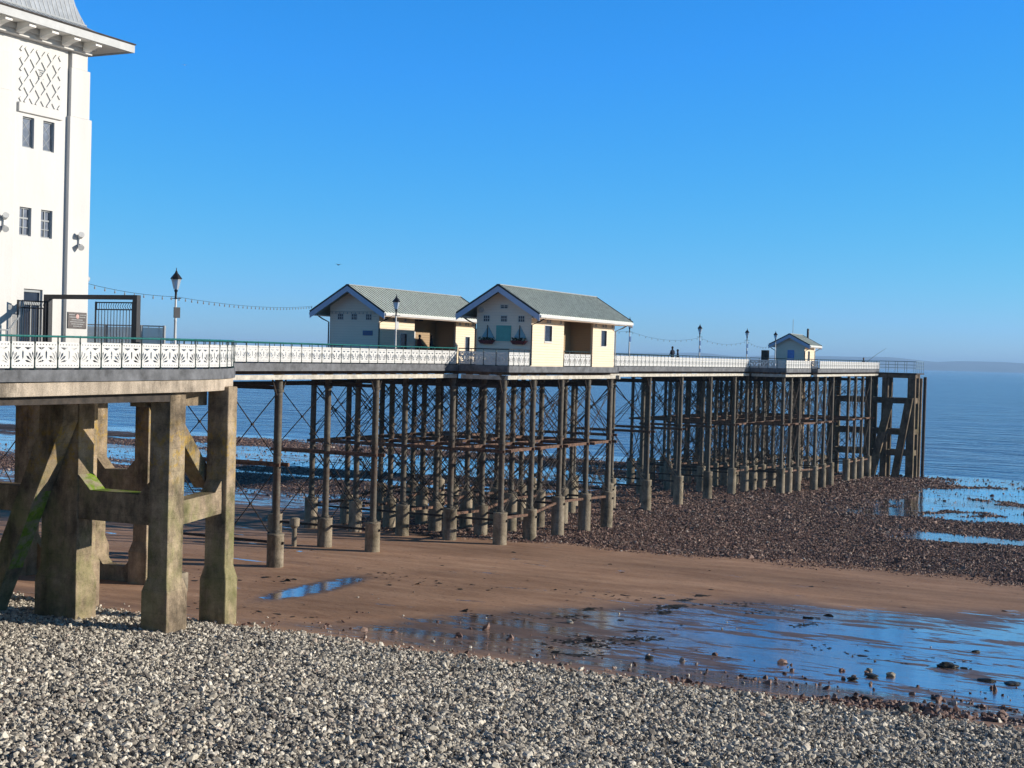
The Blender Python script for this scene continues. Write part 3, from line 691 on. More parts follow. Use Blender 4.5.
em = MB(); em.add([(41.48 + .085 * math.cos(t), Y0 - .22, 11.6 + .085 * math.sin(t)) for t in np.linspace(0, 2 * math.pi, 12, endpoint=False)] + [(41.48 + .085 * math.cos(t), Y0 - .211, 11.6 + .085 * math.sin(t)) for t in np.linspace(0, 2 * math.pi, 12, endpoint=False)],
   [tuple(range(12))] + [(i, (i + 1) % 12, 12 + (i + 1) % 12, 12 + i) for i in range(12)])
em.build('emblem', simple('pink_white_enamel', (.62, .38, .34), .4, var=.3, sc=20), pq)
# eaves: soffit, fascia, brackets
OV = 1.15; zs0 = 21.98
ex0, ex1, ey0, ey1 = XL - 6, XR + OV, Y0 - OV, YB + OV
MB().box(ex0, ex1 - .02, ey0 + .02, ey1 - .02, zs0, zs0 + .10).build('soffit', SOFF, pav)
fa = MB(); fa.box(ex0, ex1, ey0 - .03, ey0 + .06, zs0 - .06, zs0 + .24); fa.box(ex1 - .06, ex1 + .03, ey0 - .027, ey1, zs0 - .057, zs0 + .237); fa.build('fascia', LPAINT, pav)
MB().box(XL - 5, XR - .2, Y0 - .3, YB, 21.60, zs0 - .004).build('cornice', WALLW, pav)
MB().box(XL - 5, XR - .05, Y0 - .4, YB + .1, 21.78, zs0 - .006).build('cornice', WALLW, pav)
for k in range(7):
    bx = 41.42 - k * 1.12
    pf = [(Y0 - .42, zs0 - .007), (Y0 - .42, zs0 - .34), (Y0 - .60, zs0 - .26), (Y0 - .80, zs0 - .2), (Y0 - 1.04, zs0 - .17), (Y0 - 1.04, zs0 - .007)]
    n_ = len(pf); MB().add([(x, y, z) for x in (bx - .16, bx + .16) for y, z in pf], [tuple(range(n_)), tuple(range(n_, 2 * n_))[::-1]] + [(i, (i + 1) % n_, n_ + (i + 1) % n_, n_ + i) for i in range(n_)]).build('bracket', SOFF, pav)
# bell roof with standing seams
zr = zs0 + .245
prof = [(0, 0), (.22, .06), (.9, .30), (1.28, .50), (1.32, .56), (1.44, .84), (1.60, 1.3), (1.72, 1.8), (1.80, 2.4), (1.87, 3.2), (1.93, 4.2)]
def ring(i, d, h): return [(ex0 + min(d, 2.0), ey0 - .05 + d, zr + h), (ex1 + .05 - d, ey0 - .05 + d, zr + h), (ex1 + .05 - d, ey1 - d, zr + h), (ex0 + min(d, 2.0), ey1 - d, zr + h)]
m = MB(); vs = []; fs = []
for i, (d, h) in enumerate(prof): vs += ring(i, d, h)
for k in range(len(prof) - 1):
    for i in range(4): j = (i + 1) % 4; fs.append((4 * k + i, 4 * k + j, 4 * k + 4 + j, 4 * k + 4 + i))
fs += [(3, 2, 1, 0), tuple(range(4 * len(prof) - 4, 4 * len(prof)))]
ZINC = simple('zinc_roof', (.36, .39, .42), .45, var=.18, sc=3, bump=.006)
rf = m.add(vs, fs).build('roof', ZINC, pav)
sm_ = MB()
for x in np.arange(ex0 + .3, ex1, .24):
    for k in range(len(prof) - 1):
        d, h = prof[k]; d2, h2 = prof[k + 1]
        if x < ex1 + .05 - d2 - .02: sm_.beam((x, ey0 - .05 + d, zr + h + .012), (x, ey0 - .05 + d2, zr + h2 + .012), .02, .035, (1, 0, 0))
sm_.build('seam', LPAINT, rf)
for zz, d in ((zr + .02, .0), (zr + .565, 1.31)): MB().beam((ex0, ey0 - .055 + d, zz), (ex1 + .05 - d, ey0 - .055 + d, zz), .04, .05).build('roof_edge_trim', LEAD if d else DTIMB, rf)
# satellite-like lamp dish on the seaward corner
MB().tube([(XR, 39.2, 13.2), (XR + .3, 39.2, 13.05)], [.05, .16], 10).build('wall_light', LPAINT, pav)

# entrance portal and gates across the apron
gt = empty('gateway', (39.3, 36.2, 9.7), 'black steel portal frame with barred gate beside the white tower', 'gateway')
p = MB(); p.box(39.2, 39.4, 33.93, 34.13, 9.7, 12.33); p.box(39.2, 39.4, 38.05, 38.3, 9.7, 12.33); p.box(39.2, 39.4, 34.13, 38.05, 12.17, 12.33); p.build('portal_frame', BLACKM, gt)
def gate(a, b, z0, z1, nm='gate_leaf'):
    m = MB(); a = Vector((*a, 0)); b = Vector((*b, 0)); Z_ = lambda z: Vector((0, 0, z)); n_ = 12
    for q in (a, b): m.tube([q + Z_(z0), q + Z_(z1)], .035, 6)
    for z in (z0 + .1, z1 - .03, z1 - .28): m.tube([a + Z_(z), b + Z_(z)], .025, 6)
    for i in range(1, n_): q = a.lerp(b, i / n_); m.tube([q + Z_(z0 + .1), q + Z_(z1 - .28)], .014, 5)
    for i in range(n_ + 3):
        q = a.lerp(b, (i + .5) / (n_ + 3)); m.tube([q + Z_(z1 - .28), q.lerp(b, .06) + Z_(z1 - .16), q + Z_(z1 - .04)], .012, 5)
    return m.build(nm, BLACKM, gt)
gate((39.3, 34.2), (39.3, 35.9), 9.75, 12.09); gate((39.15, 38.15), (38.25, 38.6), 9.75, 12.09)
hr = MB(); hr.tube([(34, 37.6, 10.97), (36.85, 37.6, 10.97), (37.35, 37.6, 11.48), (37.35, 37.6, 12.0)], .03, 6)
for x, z in ((34.5, 10.97), (35.6, 10.97), (36.75, 10.97), (37.3, 11.5)): hr.tube([(x, 37.6, 9.7), (x, 37.6, z)], .025, 6)
tag(hr.build('handrail', LEAD), 'grey steel ramp handrail sloping up beside the tower door', 'handrail')
# glass-panelled terrace barrier behind the gate
tb = empty('terrace_barrier', (44.6, 38, 9.8), 'grey terrace barrier with glass panes behind the black gate', 'barrier')
b_ = MB(); g_ = MB()
tp = [(42.9, 40.5), (43.2, 38.9), (43.5, 37.4), (43.9, 36.6)]
for i, (x, y) in enumerate(tp):
    b_.box(x - .04, x + .04, y - .04, y + .04, 9.7, 11.36)
    if i: b_.beam((tp[i - 1][0], tp[i - 1][1], 11.33), (x, y, 11.33), .06, .05); b_.beam((tp[i - 1][0], tp[i - 1][1], 10.1), (x, y, 10.1), .05, .05)
for k in range(9):
    q = Vector(tp[0]).lerp(Vector(tp[-1]), (k + .5) / 9); b_.tube([(q.x, q.y, 9.8), (q.x, q.y, 11.3)], .02, 5)
b_.build('frame', LEAD, tb)
for i in range(3):
    a, b = tp[i], tp[i + 1]; MB().beam((a[0], a[1], 10.72), (b[0], b[1], 10.72), .015, 1.1).build('pane', LGLASS, tb)

# ------------------------------------------------------------------ main pier
pier = empty('pier', (62, 48, 0), 'long iron pier on tall cross braced columns reaching out over the foreshore', 'pier')
YN, YFAR, YP, YPF = 43.9, 52.7, 40.2, 56.6
XA, XB, XH = 81.8, 100.6, 147.8; YH1, YH2, XH2, XEND = 39.9, 39.2, 158.5, 192.0; YHF = 58.5
# plan outline of the deck edge (near side then far side)
near = [(50.2, YN), (XA, YN), (XA, YP), (XB, YP), (XB, YN), (XH, YN), (XH, YH1), (XH2, YH1), (XH2, YH2), (XEND, YH2)]
far = [(XEND, YHF), (XH, YHF), (XH, YFAR), (XB, YFAR), (XB, YPF), (XA, YPF), (XA, YFAR), (50.2, YFAR)]
def dk_boxes(y_in, z0, z1, nm, m):
    """a level made of butted blocks that follow the gentle rise of the deck"""
    mb = MB(); zones_ = [(50.62, XA, YN, YFAR), (XA, XB, YP, YPF), (XB, XH, YN, YFAR), (XH, XH2, YH1, YHF), (XH2, XEND, YH2, YHF)]
    for x0, x1, y0, y1 in zones_:
        y0, y1 = y0 + y_in, y1 - y_in; x0_ = x0; x1_ = x1
        mb.hexa([(x0_, y0, DK(x0) + z0), (x1_, y0, DK(x1) + z0), (x1_, y1, DK(x1) + z0), (x0_, y1, DK(x0) + z0), (x0_, y0, DK(x0) + z1), (x1_, y0, DK(x1) + z1), (x1_, y1, DK(x1) + z1), (x0_, y1, DK(x0) + z1)])
    return mb.build(nm, m, pier)
dk_boxes(.06, -.22, -.03, 'deck', DTIMB)
dk_boxes(.55, -.60, -.225, 'joists', RUSTB)
# fascia boards and the pale chord under them along each edge
def edge_run(a, b, z0, z1, th, out, nm, m):
    (x0, y0), (x1, y1) = a, b; d = Vector((x1 - x0, y1 - y0)).normalized(); o_ = Vector((d.y, -d.x))
    p0, p1 = Vector((x0, y0)) + o_ * out, Vector((x1, y1)) + o_ * out; q0, q1 = p0 - o_ * th, p1 - o_ * th
    return MB().hexa([(p0.x, p0.y, DK(x0) + z0), (p1.x, p1.y, DK(x1) + z0), (q1.x, q1.y, DK(x1) + z0), (q0.x, q0.y, DK(x0) + z0),
                      (p0.x, p0.y, DK(x0) + z1), (p1.x, p1.y, DK(x1) + z1), (q1.x, q1.y, DK(x1) + z1), (q0.x, q0.y, DK(x0) + z1)]).build(nm, m, pier)
for i in range(len(near) - 1):
    a, b = near[i], near[i + 1]
    if a[1] == b[1]:
        a_ = (max(a[0], 50.62), a[1]); edge_run(a_, b, -.41, -.0, .1, .05, 'fascia', FASC); edge_run(a_, b, -.87, -.62, .22, -.02, 'chord', CHORD)
    else:
        s_ = .053; edge_run((a[0] - s_ if a[1] > b[1] else a[0] + s_, a[1] - .1), (b[0] - s_ if a[1] > b[1] else b[0] + s_, b[1] + .0), -.41, -.0, .1, .0, 'fascia', FASC)
        edge_run((a[0] + .02, a[1] - .24), (b[0] + .02, b[1] + .24), -.9, -.62, .2, 0, 'chord', CHORD)
for i in range(len(far) - 1):
    a, b = far[i], far[i + 1]
    if a[1] == b[1]: edge_run(a, b, -.41, 0, .1, .05, 'fascia', FASC); edge_run(a, b, -.87, -.62, .22, -.02, 'chord', CHORD)
    else: edge_run(a, b, -.41, 0, .1, .053, 'fascia', FASC)

# columns
cols = []   # (x, y, row group)
R_main = [44.5, 47.9, 51.6]
for x in (62.8, 72.7, 110.0, 119.1, 127.7, 136.5, 144.6):
    for y in R_main: cols.append((x, y))
for x in (82.0, 86.5, 91.1, 95.9, 100.2):
    for y in (40.6, 44.3, 47.9, 51.6, 55.2): cols.append((x, y))
for x in (149.5, 152.6, 156.2, 160.3, 164.2, 168.1, 172.3, 176.5, 180.4, 184.5, 189.0):
    for y in (40.6 if x < 158 else 39.7, 44.6, 49.0, 53.4, 57.8):
        if not (x == 172.3 and y < 44): cols.append((x, y))
def colr(x): return .195 if x < 105 else .185
seen = 0; rest = MB(); restf = MB(); tops = {}
mem = sorted(cols, key=lambda c: c[0] * fwd.x + c[1] * fwd.y)
for i, (x, y) in enumerate(mem):
    g = float(gz(x, y)); ft = g + (1.8 if x < 80 else 2.1 if x < 90 else 2.75); dk = DK(x) - .62; r_ = colr(x)
    tops[(x, y)] = ft
    def colm(mb):
        mb.lathe((x, y, 0), [(r_ * 1.25, ft - .02), (r_ * 1.25, ft + .12), (r_, ft + .16), (r_, (ft + dk) / 2 - .1), (r_ * 1.3, (ft + dk) / 2 - .09), (r_ * 1.3, (ft + dk) / 2 + .02), (r_, (ft + dk) / 2 + .03), (r_, dk - .95), (r_ * 1.35, dk - .94), (r_ * 1.35, dk - .82), (r_, dk - .8), (r_, dk - .25), (r_ * 1.6, dk - .02), (r_ * 1.6, dk)], 14)
    def footm(mb):
        mb.lathe((x, y, 0), [(.46, g - .6), (.455, ft - .12), (.47, ft - .1), (.46, ft - .02), (.40, ft)], 16)
    if i < 96:
        mb = MB(); colm(mb); c = mb.build('iron_column', IRON, pier, smooth=True, origin=(x, y, ft))
        mb = MB(); footm(mb); c2 = mb.build('footing', FOOT, c, smooth=True, origin=(x, y, g)); c2['_w'] = (x, y, g)
    else: colm(rest); footm(restf)
if rest.v:
    o = rest.build('iron_columns', IRON, pier, smooth=True); o['kind'] = 'stuff'
    o = restf.build('footings', FOOT, pier, smooth=True); o['kind'] = 'stuff'
# cross bracing: transverse in every bent, lengthwise between close bents, two tiers; rods with a tie ring
colset = {}
for x, y in cols: colset.setdefault(x, []).append(y)
brs = []
def midz(x): return 4.42 - .006 * max(0, x - 80)
def bay(p, q):
    (xa, ya), (xb, yb) = p, q; z_top = DK((xa + xb) / 2) - 1.5; zm = midz((xa + xb) / 2); zf_ = max(tops[p], tops[q]) - .55
    mb = MB()
    for za, zb_ in ((z_top, zm + .2), (zm - .2, zf_)):
        mb.tube([(xa, ya, za), (xb, yb, zb_)], .03, 6); mb.tube([(xa, ya, zb_), (xb, yb, za)], .03, 6)
        c = ((xa + xb) / 2, (ya + yb) / 2, (za + zb_) / 2); mb.lathe((c[0], c[1], c[2] - .07), [(.09, 0), (.09, .14)], 8)
    if xa > 80:   # doubled rods in the close bays
        for za, zb_ in ((z_top - .5, zm + .9), (zm - .9, zf_ + .5)):
            mb.tube([(xa, ya, za), (xb, yb, zb_)], .026, 5); mb.tube([(xa, ya, zb_), (xb, yb, za)], .026, 5)
    brs.append((mb, p))
bars = []
for x, yl in colset.items():
    yl = sorted(yl)
    for a, b in zip(yl[:-1], yl[1:]): bay((x, a), (x, b))
    m = MB(); zm = midz(x); m.beam((x + .2, yl[0] - .6, zm), (x + .2, yl[-1] + .35, zm), .14, .2); bars.append((m, 'cross_bar', BARM)); m = MB(); m.beam((x - .2, yl[0] - .3, zm - .02), (x - .2, yl[-1] + .3, zm - .02), .12, .18)
    bars.append((m, 'cross_bar', BARM))
    m = MB(); zt_ = DK(x) - 1.35; m.beam((x, yl[0], zt_), (x, yl[-1], zt_), .12, .2); bars.append((m, 'cross_bar', RODM))
    m = MB(); zl = min(tops[(x, yl[0])], tops[(x, yl[-1])]) - .5; m.beam((x, yl[0] - .55, zl), (x, yl[-1] + .4, zl), .1, .14); bars.append((m, 'cross_bar', RODM))
xs_all = sorted(colset)
for xa, xb in zip(xs_all[:-1], xs_all[1:]):
    ya, yb = sorted(colset[xa]), sorted(colset[xb])
    for a in ya:
        b = min(yb, key=lambda q: abs(q - a))
        if abs(a - b) < 1.1 and xb - xa < 5:
            bay((xa, a), (xb, b))
            if True:
                m = MB(); m.beam((xa, a - .05, midz(xa)), (xb, b - .05, midz(xb)), .16, .2); bars.append((m, 'long_bar', BARM)); m = MB(); m.beam((xa, a, tops[(xa, a)] - .4), (xb, b, tops[(xb, b)] - .4), .14, .17); bars.append((m, 'long_bar', BARM))
# lengthwise pipe under the far side of the deck near the apron
m = MB(); m.tube([(51, 51.9, 8.35), (62.8, 51.9, 8.45), (82, 51.9, 8.5)], .14, 8); bars.append((m, 'pipe', RODM))
bay_apron = MB()
brs.sort(key=lambda t: t[1][0] * fwd.x + t[1][1] * fwd.y)
rem = MB()
for i, (mb, p_) in enumerate(brs):
    if i < 92: mb.build('cross_brace', RODM, pier)
    else: rem.add(mb.v, mb.f)
o = rem.build('cross_braces', RODM, pier); o['kind'] = 'stuff'
for mb, nm, mt in bars: mb.build(nm, mt, pier)
# rods from the apron to the first bent
m = MB()
for x0_, y0_, x1_, y1_ in ((54.2, 52.2, 54.2, 55.5),):
    for za, zb_ in ((8.2, 4.6), (4.2, -.3)): m.tube([(x0_, y0_, za), (x1_, y1_, zb_)], .03, 6); m.tube([(x0_, y0_, zb_), (x1_, y1_, za)], .03, 6)
m.build('cross_brace', RODM, pier)
m = MB()
for y in (44.5, 47.3, 50.0):
    pass
# low broken stub between the first two bents
st = MB(); gx, gy = 71.5, 49.3; zz = float(gz(gx, gy)); st.lathe((gx, gy, 0), [(.16, zz - .3), (.15, zz + 1.1), (.30, zz + 1.25), (.31, zz + 1.7), (.2, zz + 1.75)], 12)
tag(st.build('broken_pile', FOOT, smooth=True), 'short broken concrete pile standing alone between the pier legs', 'pile')
# brackets at column heads, near row
for x, y in mem:
    if y < 45 and x < 150:
        mb = MB(); zt = DK(x) - .88
        for s_ in (-1, 1): mb.tube([(x + s_ * .12, y, zt - .95), (x + s_ * .35, y, zt - .55), (x + s_ * .62, y, zt - .02)], .05, 6)
        mb.build('bracket', RODM, pier)

# railings of the pier
railing(line(51.2, YN, 81.6, YN, 31), 'long sunlit white railing from the apron to the first shelter')
railing(line(XA, YN - .05, XA, YP + .0, 4) + line(XA + .7, YP, 84.9, YP, 3), 'short shaded white railing across the step in front of the boat decorated gable', railmat=BLACKM)
railing(line(90.6, YP + .05, 95.4, YP + .05, 5), 'short white railing in the open bay of the front shelter', railmat=DGREEN)
railing(line(100.7, YN, 147.6, YN, 48), 'white railing between the front shelter and the pier head', railmat=DGREEN)
railing(line(XH, YN - .05, XH, YH1, 4) + line(XH + 1.07, YH1, XH2, YH1, 10) + [(XH2, YH2)], 'white railing stepping out in front of the small kiosk', railmat=DGREEN)
railing(line(XH2 + 1, YH2, XEND, YH2, 33), 'farthest white railing along the seaward end of the pier', railmat=DGREEN)
railing(line(51.2, YFAR, 81.6, YFAR, 31), 'white railing on the far side of the pier behind the first lamps')
railing(line(100.7, YFAR, 147.6, YFAR, 46), 'white railing on the far side beyond the back shelter', railmat=DGREEN)

# ------------------------------------------------------------------ landing stage at the seaward end
stg = empty('landing_stage', (194, 36, -4), 'tall dark concrete landing stage at the end of the pier with raking struts', 'landing stage')
zt = 9.62
DCONC = mat('dark_weathered_concrete', m_conc((.27, .20, .135), (.06, .047, .034), .15, 0, 9, -4))
YS = [34.45, 38.0, 40.0, 45, 50]
for yi, y in enumerate(YS):
    for x in (192.2, 194.9, 197.0):
        if yi > 0 and x > 196: continue
        MB().box(x, x + .7, y, y + (1.0 if yi != 1 else .8), float(gz(x, y)) - 1.5, zt - .5).build('pillar', DCONC, stg, bevel=.04)
    for z0, z1 in ((zt - .5, zt), (5.75, 6.5), (1.6, 2.3), (-1.2, -.5)):
        MB().box(192.9, 195.4, y + .1, y + .8, z0, z1 - .003).build('cross_beam', DCONC, stg)
for x in (192.22, 194.92):
    MB().box(x, x + .66, 34.45, 51, zt - .5, zt).build('cross_beam', DCONC, stg)
    for z0, z1 in ((5.72, 6.45), (1.55, 2.3), (-1.2, -.5)):
        for y0, y1 in ((35.45, 38.0), (38.8, 40.0), (41.0, 45.0)): MB().box(x + .02, x + .6, y0, y1, z0, z1).build('cross_beam', DCONC, stg)
MB().box(192.0, 197.8, 34.3, 51.2, zt + .003, zt + .17).build('deck_slab', DTIMB, stg)
for yt, yb_ in ((34.6, 36.3), (37.1, 39.4)):
    pf = [(yt, 6.5), (yt + .95, 6.5), (yb_ + .95, -4.7), (yb_, -4.7)]
    MB().add([(x, y, z) for x in (191.4, 192.17) for y, z in pf], [(0, 1, 2, 3), (7, 6, 5, 4), (0, 4, 5, 1), (1, 5, 6, 2), (2, 6, 7, 3), (3, 7, 4, 0)]).build('raking_strut', DCONC, stg, bevel=.03)
MB().tube([(198.0, 34.2, -4.6), (198.0, 34.2, 9.3)], .22, 8).build('fender_pile', DTIMB, stg)
def bar_rail(pts, zt_, label, h=1.25, m=LEAD):
    root = empty('railing', (pts[0][0], pts[0][1], zt_ - h), label, 'railing', 'bar railings of the landing stage')
    mb = MB(); mb.tube([(x, y, zt_) for x, y in pts], .035, 6); mb.tube([(x, y, zt_ - .45) for x, y in pts], .025, 6); mb.tube([(x, y, zt_ - .85) for x, y in pts], .025, 6); mb.build('handrail', m, root)
    for (x0, y0), (x1, y1) in zip(pts[:-1], pts[1:]):
        n_ = max(1, round(math.hypot(x1 - x0, y1 - y0) / 1.3))
        for k in range(n_): MB().tube([(x0 + (x1 - x0) * k / n_, y0 + (y1 - y0) * k / n_, zt_ - h), (x0 + (x1 - x0) * k / n_, y0 + (y1 - y0) * k / n_, zt_)], .035, 6).build('post', m, root)
SEAB = simple('blue_grey_mesh', (.16, .27, .34), .5, var=.1)
rr = bar_rail([(192.1, 39.2), (192.1, 34.4), (197.6, 34.4), (197.6, 50.8)], 11.33, 'blue grey bar railing round the top of the concrete landing stage', m=SEAB, h=1.54)
bar_rail([(192.0, 45), (192.0, 41.0), (196, 41.0)], 7.7, 'bar railing on the lower gallery inside the landing stage', m=SEAB)
MB().box(192.7, 197, 36, 45, 6.36, 6.44).build('gallery_floor', DTIMB, stg)

# ------------------------------------------------------------------ shelters
def gable_house(name, label, x0, x1, y0, y1, z0, zeave, zridge, ovx, ovy, bays, holes_front, gable_parts, cat='shelter', grp='shelters on the pier', ribs=.42):
    root = empty(name, ((x0 + x1) / 2, (y0 + y1) / 2, z0), label, cat, grp)
    slope = (zridge - zeave) / ((y1 - y0) / 2 + ovy); ym = (y0 + y1) / 2
    wt = zeave + slope * ovy - .10     # wall top just under the roof
    fp = []
    th = .16
    # front wall blocks
    for a, b in bays:
        hs = [h for h in holes_front if a < h[0] < b]
        wall_with_holes(a, b, y0, y0 + th, z0, wt, hs, 'wall', CREAM, root)
        for h in hs:
            fr = MB(); hx0, hx1, hz0, hz1 = h
            for q in ((hx0 - .05, hx1 + .05, hz0 - .05, hz0), (hx0 - .05, hx1 + .05, hz1, hz1 + .05), (hx0 - .05, hx0, hz0, hz1), (hx1, hx1 + .05, hz0, hz1)): fr.box(q[0], q[1], y0 - .025, y0 + .06, q[2], q[3])
            w = fr.build('window', WPAINT, root); MB().box(hx0, hx1, y0 + .07, y0 + .09, hz0, hz1).build('pane', GLASS if hx1 - hx0 < .5 or hz1 - hz0 > 1 else GLASS, w)
    # lintel over open bays
    for (a, b), (c, d) in zip(bays[:-1], bays[1:]):
        MB().box(b, c, y0 + .0, y0 + .2, wt - .42, wt).build('lintel', LPAINT, root)
        for xx in (b, c): MB().box(xx - .05 if xx == c else xx - .06, xx + .06 if xx == b else xx + .05, y0 + th + .003, ym, z0, wt).build('partition', BROWNB, root)
        MB().box(b + .07, c - .06, ym - .25, ym - .1, z0, wt + .3).build('back_wall', BROWNB, root)
        MB().box(b + .2, c - .2, ym - .75, ym - .28, z0 + .40, z0 + .46).build('bench', DTIMB, root)
        wv = MB()
        for k in range(2): wv.box((b + c) / 2 - .2 + k * .75, (b + c) / 2 + .4 + k * .75, ym - .28, ym - .252, wt - .75, wt - .45)
        wv.build('window', GLASS, root)
    # other walls
    MB().box(x0 + th, x1 - th, y1 - th, y1, z0, wt).build('wall', CREAM, root)
    for xx, m_ in ((x0, CREAMSHADE), (x1 - th, CREAM)):
        pf = [(y0 + (.002 if 1 else 0), z0), (y1 - .002, z0), (y1 - .002, wt - .01), (ym, zridge - .14), (y0 + .002, wt - .01)]
        xa, xb = (xx - .003, xx + th) if xx == x0 else (xx, xx + th + .003)
        n_ = 5; MB().add([(x, y, z) for x in (xa, xb) for y, z in pf], [tuple(range(5)), tuple(range(5, 10))[::-1]] + [(i, (i + 1) % 5, 5 + (i + 1) % 5, 5 + i) for i in range(5)]).build('gable_wall', m_, root)
    # roof: two slabs with ribs
    rx0, rx1 = x0 - ovx, x1 + ovx; ya, yb = y0 - ovy, y1 + ovy; t = .07
    r_ = MB()
    for yy, s_ in ((ya, 1), (yb, -1)):
        r_.hexa([(rx0, yy, zeave), (rx1, yy, zeave), (rx1, ym, zridge), (rx0, ym, zridge), (rx0, yy, zeave + t), (rx1, yy, zeave + t), (rx1, ym, zridge + t), (rx0, ym, zridge + t)])
    rf_ = r_.build('roof', ROOF, root)
    rb = MB()
    for x in np.arange(rx0 + .06, rx1 - .02, ribs):
        for yy in (ya, yb): rb.beam((x, yy, zeave + t + .03), (x, ym, zridge + t + .03), .06, .10, (1, 0, 0))
    rb.build('roof_rib', ROOFR, rf_)
    MB().beam((rx0, ym, zridge + t + .04), (rx1, ym, zridge + t + .04), .28, .06).build('ridge_cap', LEAD, rf_)
    for xx in (rx0 - .02, rx1 + .02):
        for yy in (ya, yb):
            bb = MB(); bb.hexa([(xx - .02, yy, zeave - .38), (xx + .02, yy, zeave - .38), (xx + .02, ym, zridge - .38), (xx - .02, ym, zridge - .38), (xx - .02, yy, zeave + .06), (xx + .02, yy, zeave + .06), (xx + .02, ym, zridge + .06), (xx - .02, ym, zridge + .06)]); bb.build('bargeboard', BARGE, rf_)
    for xx in (rx0 - .03, rx1 + .03):
        for yy in (ya, yb): MB().beam((xx, yy, zeave + .09), (xx, ym, zridge + .09), .12, .05, (1, 0, 0)).build('verge_trim', BLACKM, rf_)
    gm_ = MB(); gm_.box(rx0 + .03, rx1 - .03, ya - .09, ya - .002, zeave - .14, zeave + .03); gm_.build('gutter', WPAINT, rf_); gm_ = MB(); gm_.box(rx0 + .03, rx1 - .03, yb + .002, yb + .09, zeave - .14, zeave + .03); gm_.build('gutter', WPAINT, rf_)
    so = MB(); so.box(rx0 + .03, rx1 - .03, ya + .01, y0 - .003, zeave - .20, zeave - .16); so.build('soffit', CREAMSHADE, rf_); so = MB(); so.box(rx0 + .03, rx1 - .03, y1 + .003, yb - .01, zeave - .20, zeave - .16); so.build('soffit', CREAMSHADE, rf_)
    for xx, yy, sgn in ((x0 - .06, y0, -1), (x0 - .06, y1, 1), (x1 + .06, y0, -1), (x1 + .06, y1, 1)):
        MB().tube([(xx, yy + sgn * (ovy + .02), zeave - .12), (xx, yy + sgn * ovy * .6, zeave - .38), (xx, yy + sgn * .06, zeave - .62), (xx, yy + sgn * .06, z0 + .05)], .05, 8).build('downpipe', BLACKM if xx < x1 else LEAD, root, smooth=True)
    for nm, args, m_ in gable_parts: MB().box(*args).build(nm, m_, root)
    return root
def small_window(root, x, y, z, w=.42, h=.38, along='y', mull=2):
    """white framed six-pane light on a gable (facing landward) or on a front wall"""
    fr = MB(); t = .035
    def bx(a0, a1, z0, z1, d0, d1):
        if along == 'y': fr.box(x - d1, x - d0, y + a0, y + a1, z + z0, z + z1)
        else: fr.box(x + a0, x + a1, y - d1, y - d0, z + z0, z + z1)
    bx(-w / 2 - t, w / 2 + t, -h / 2 - t, -h / 2, .004, .035); bx(-w / 2 - t, w / 2 + t, h / 2, h / 2 + t, .004, .035)
    bx(-w / 2 - t, -w / 2, -h / 2, h / 2, .004, .034); bx(w / 2, w / 2 + t, -h / 2, h / 2, .004, .034)
    for k in range(1, mull + 1): bx(-w / 2 + w * k / (mull + 1) - .012, -w / 2 + w * k / (mull + 1) + .012, -h / 2, h / 2, .006, .03)
    bx(-w / 2, w / 2, -.012, .012, .006, .028)
    o = fr.build('window', WPAINT, root)
    if along == 'y': MB().box(x - .012, x - .0045, y - w / 2, y + w / 2, z - h / 2, z + h / 2).build('pane', GLASS, o)
    else: MB().box(x - w / 2, x + w / 2, y - .012, y - .0045, z - h / 2, z + h / 2).build('pane', GLASS, o)

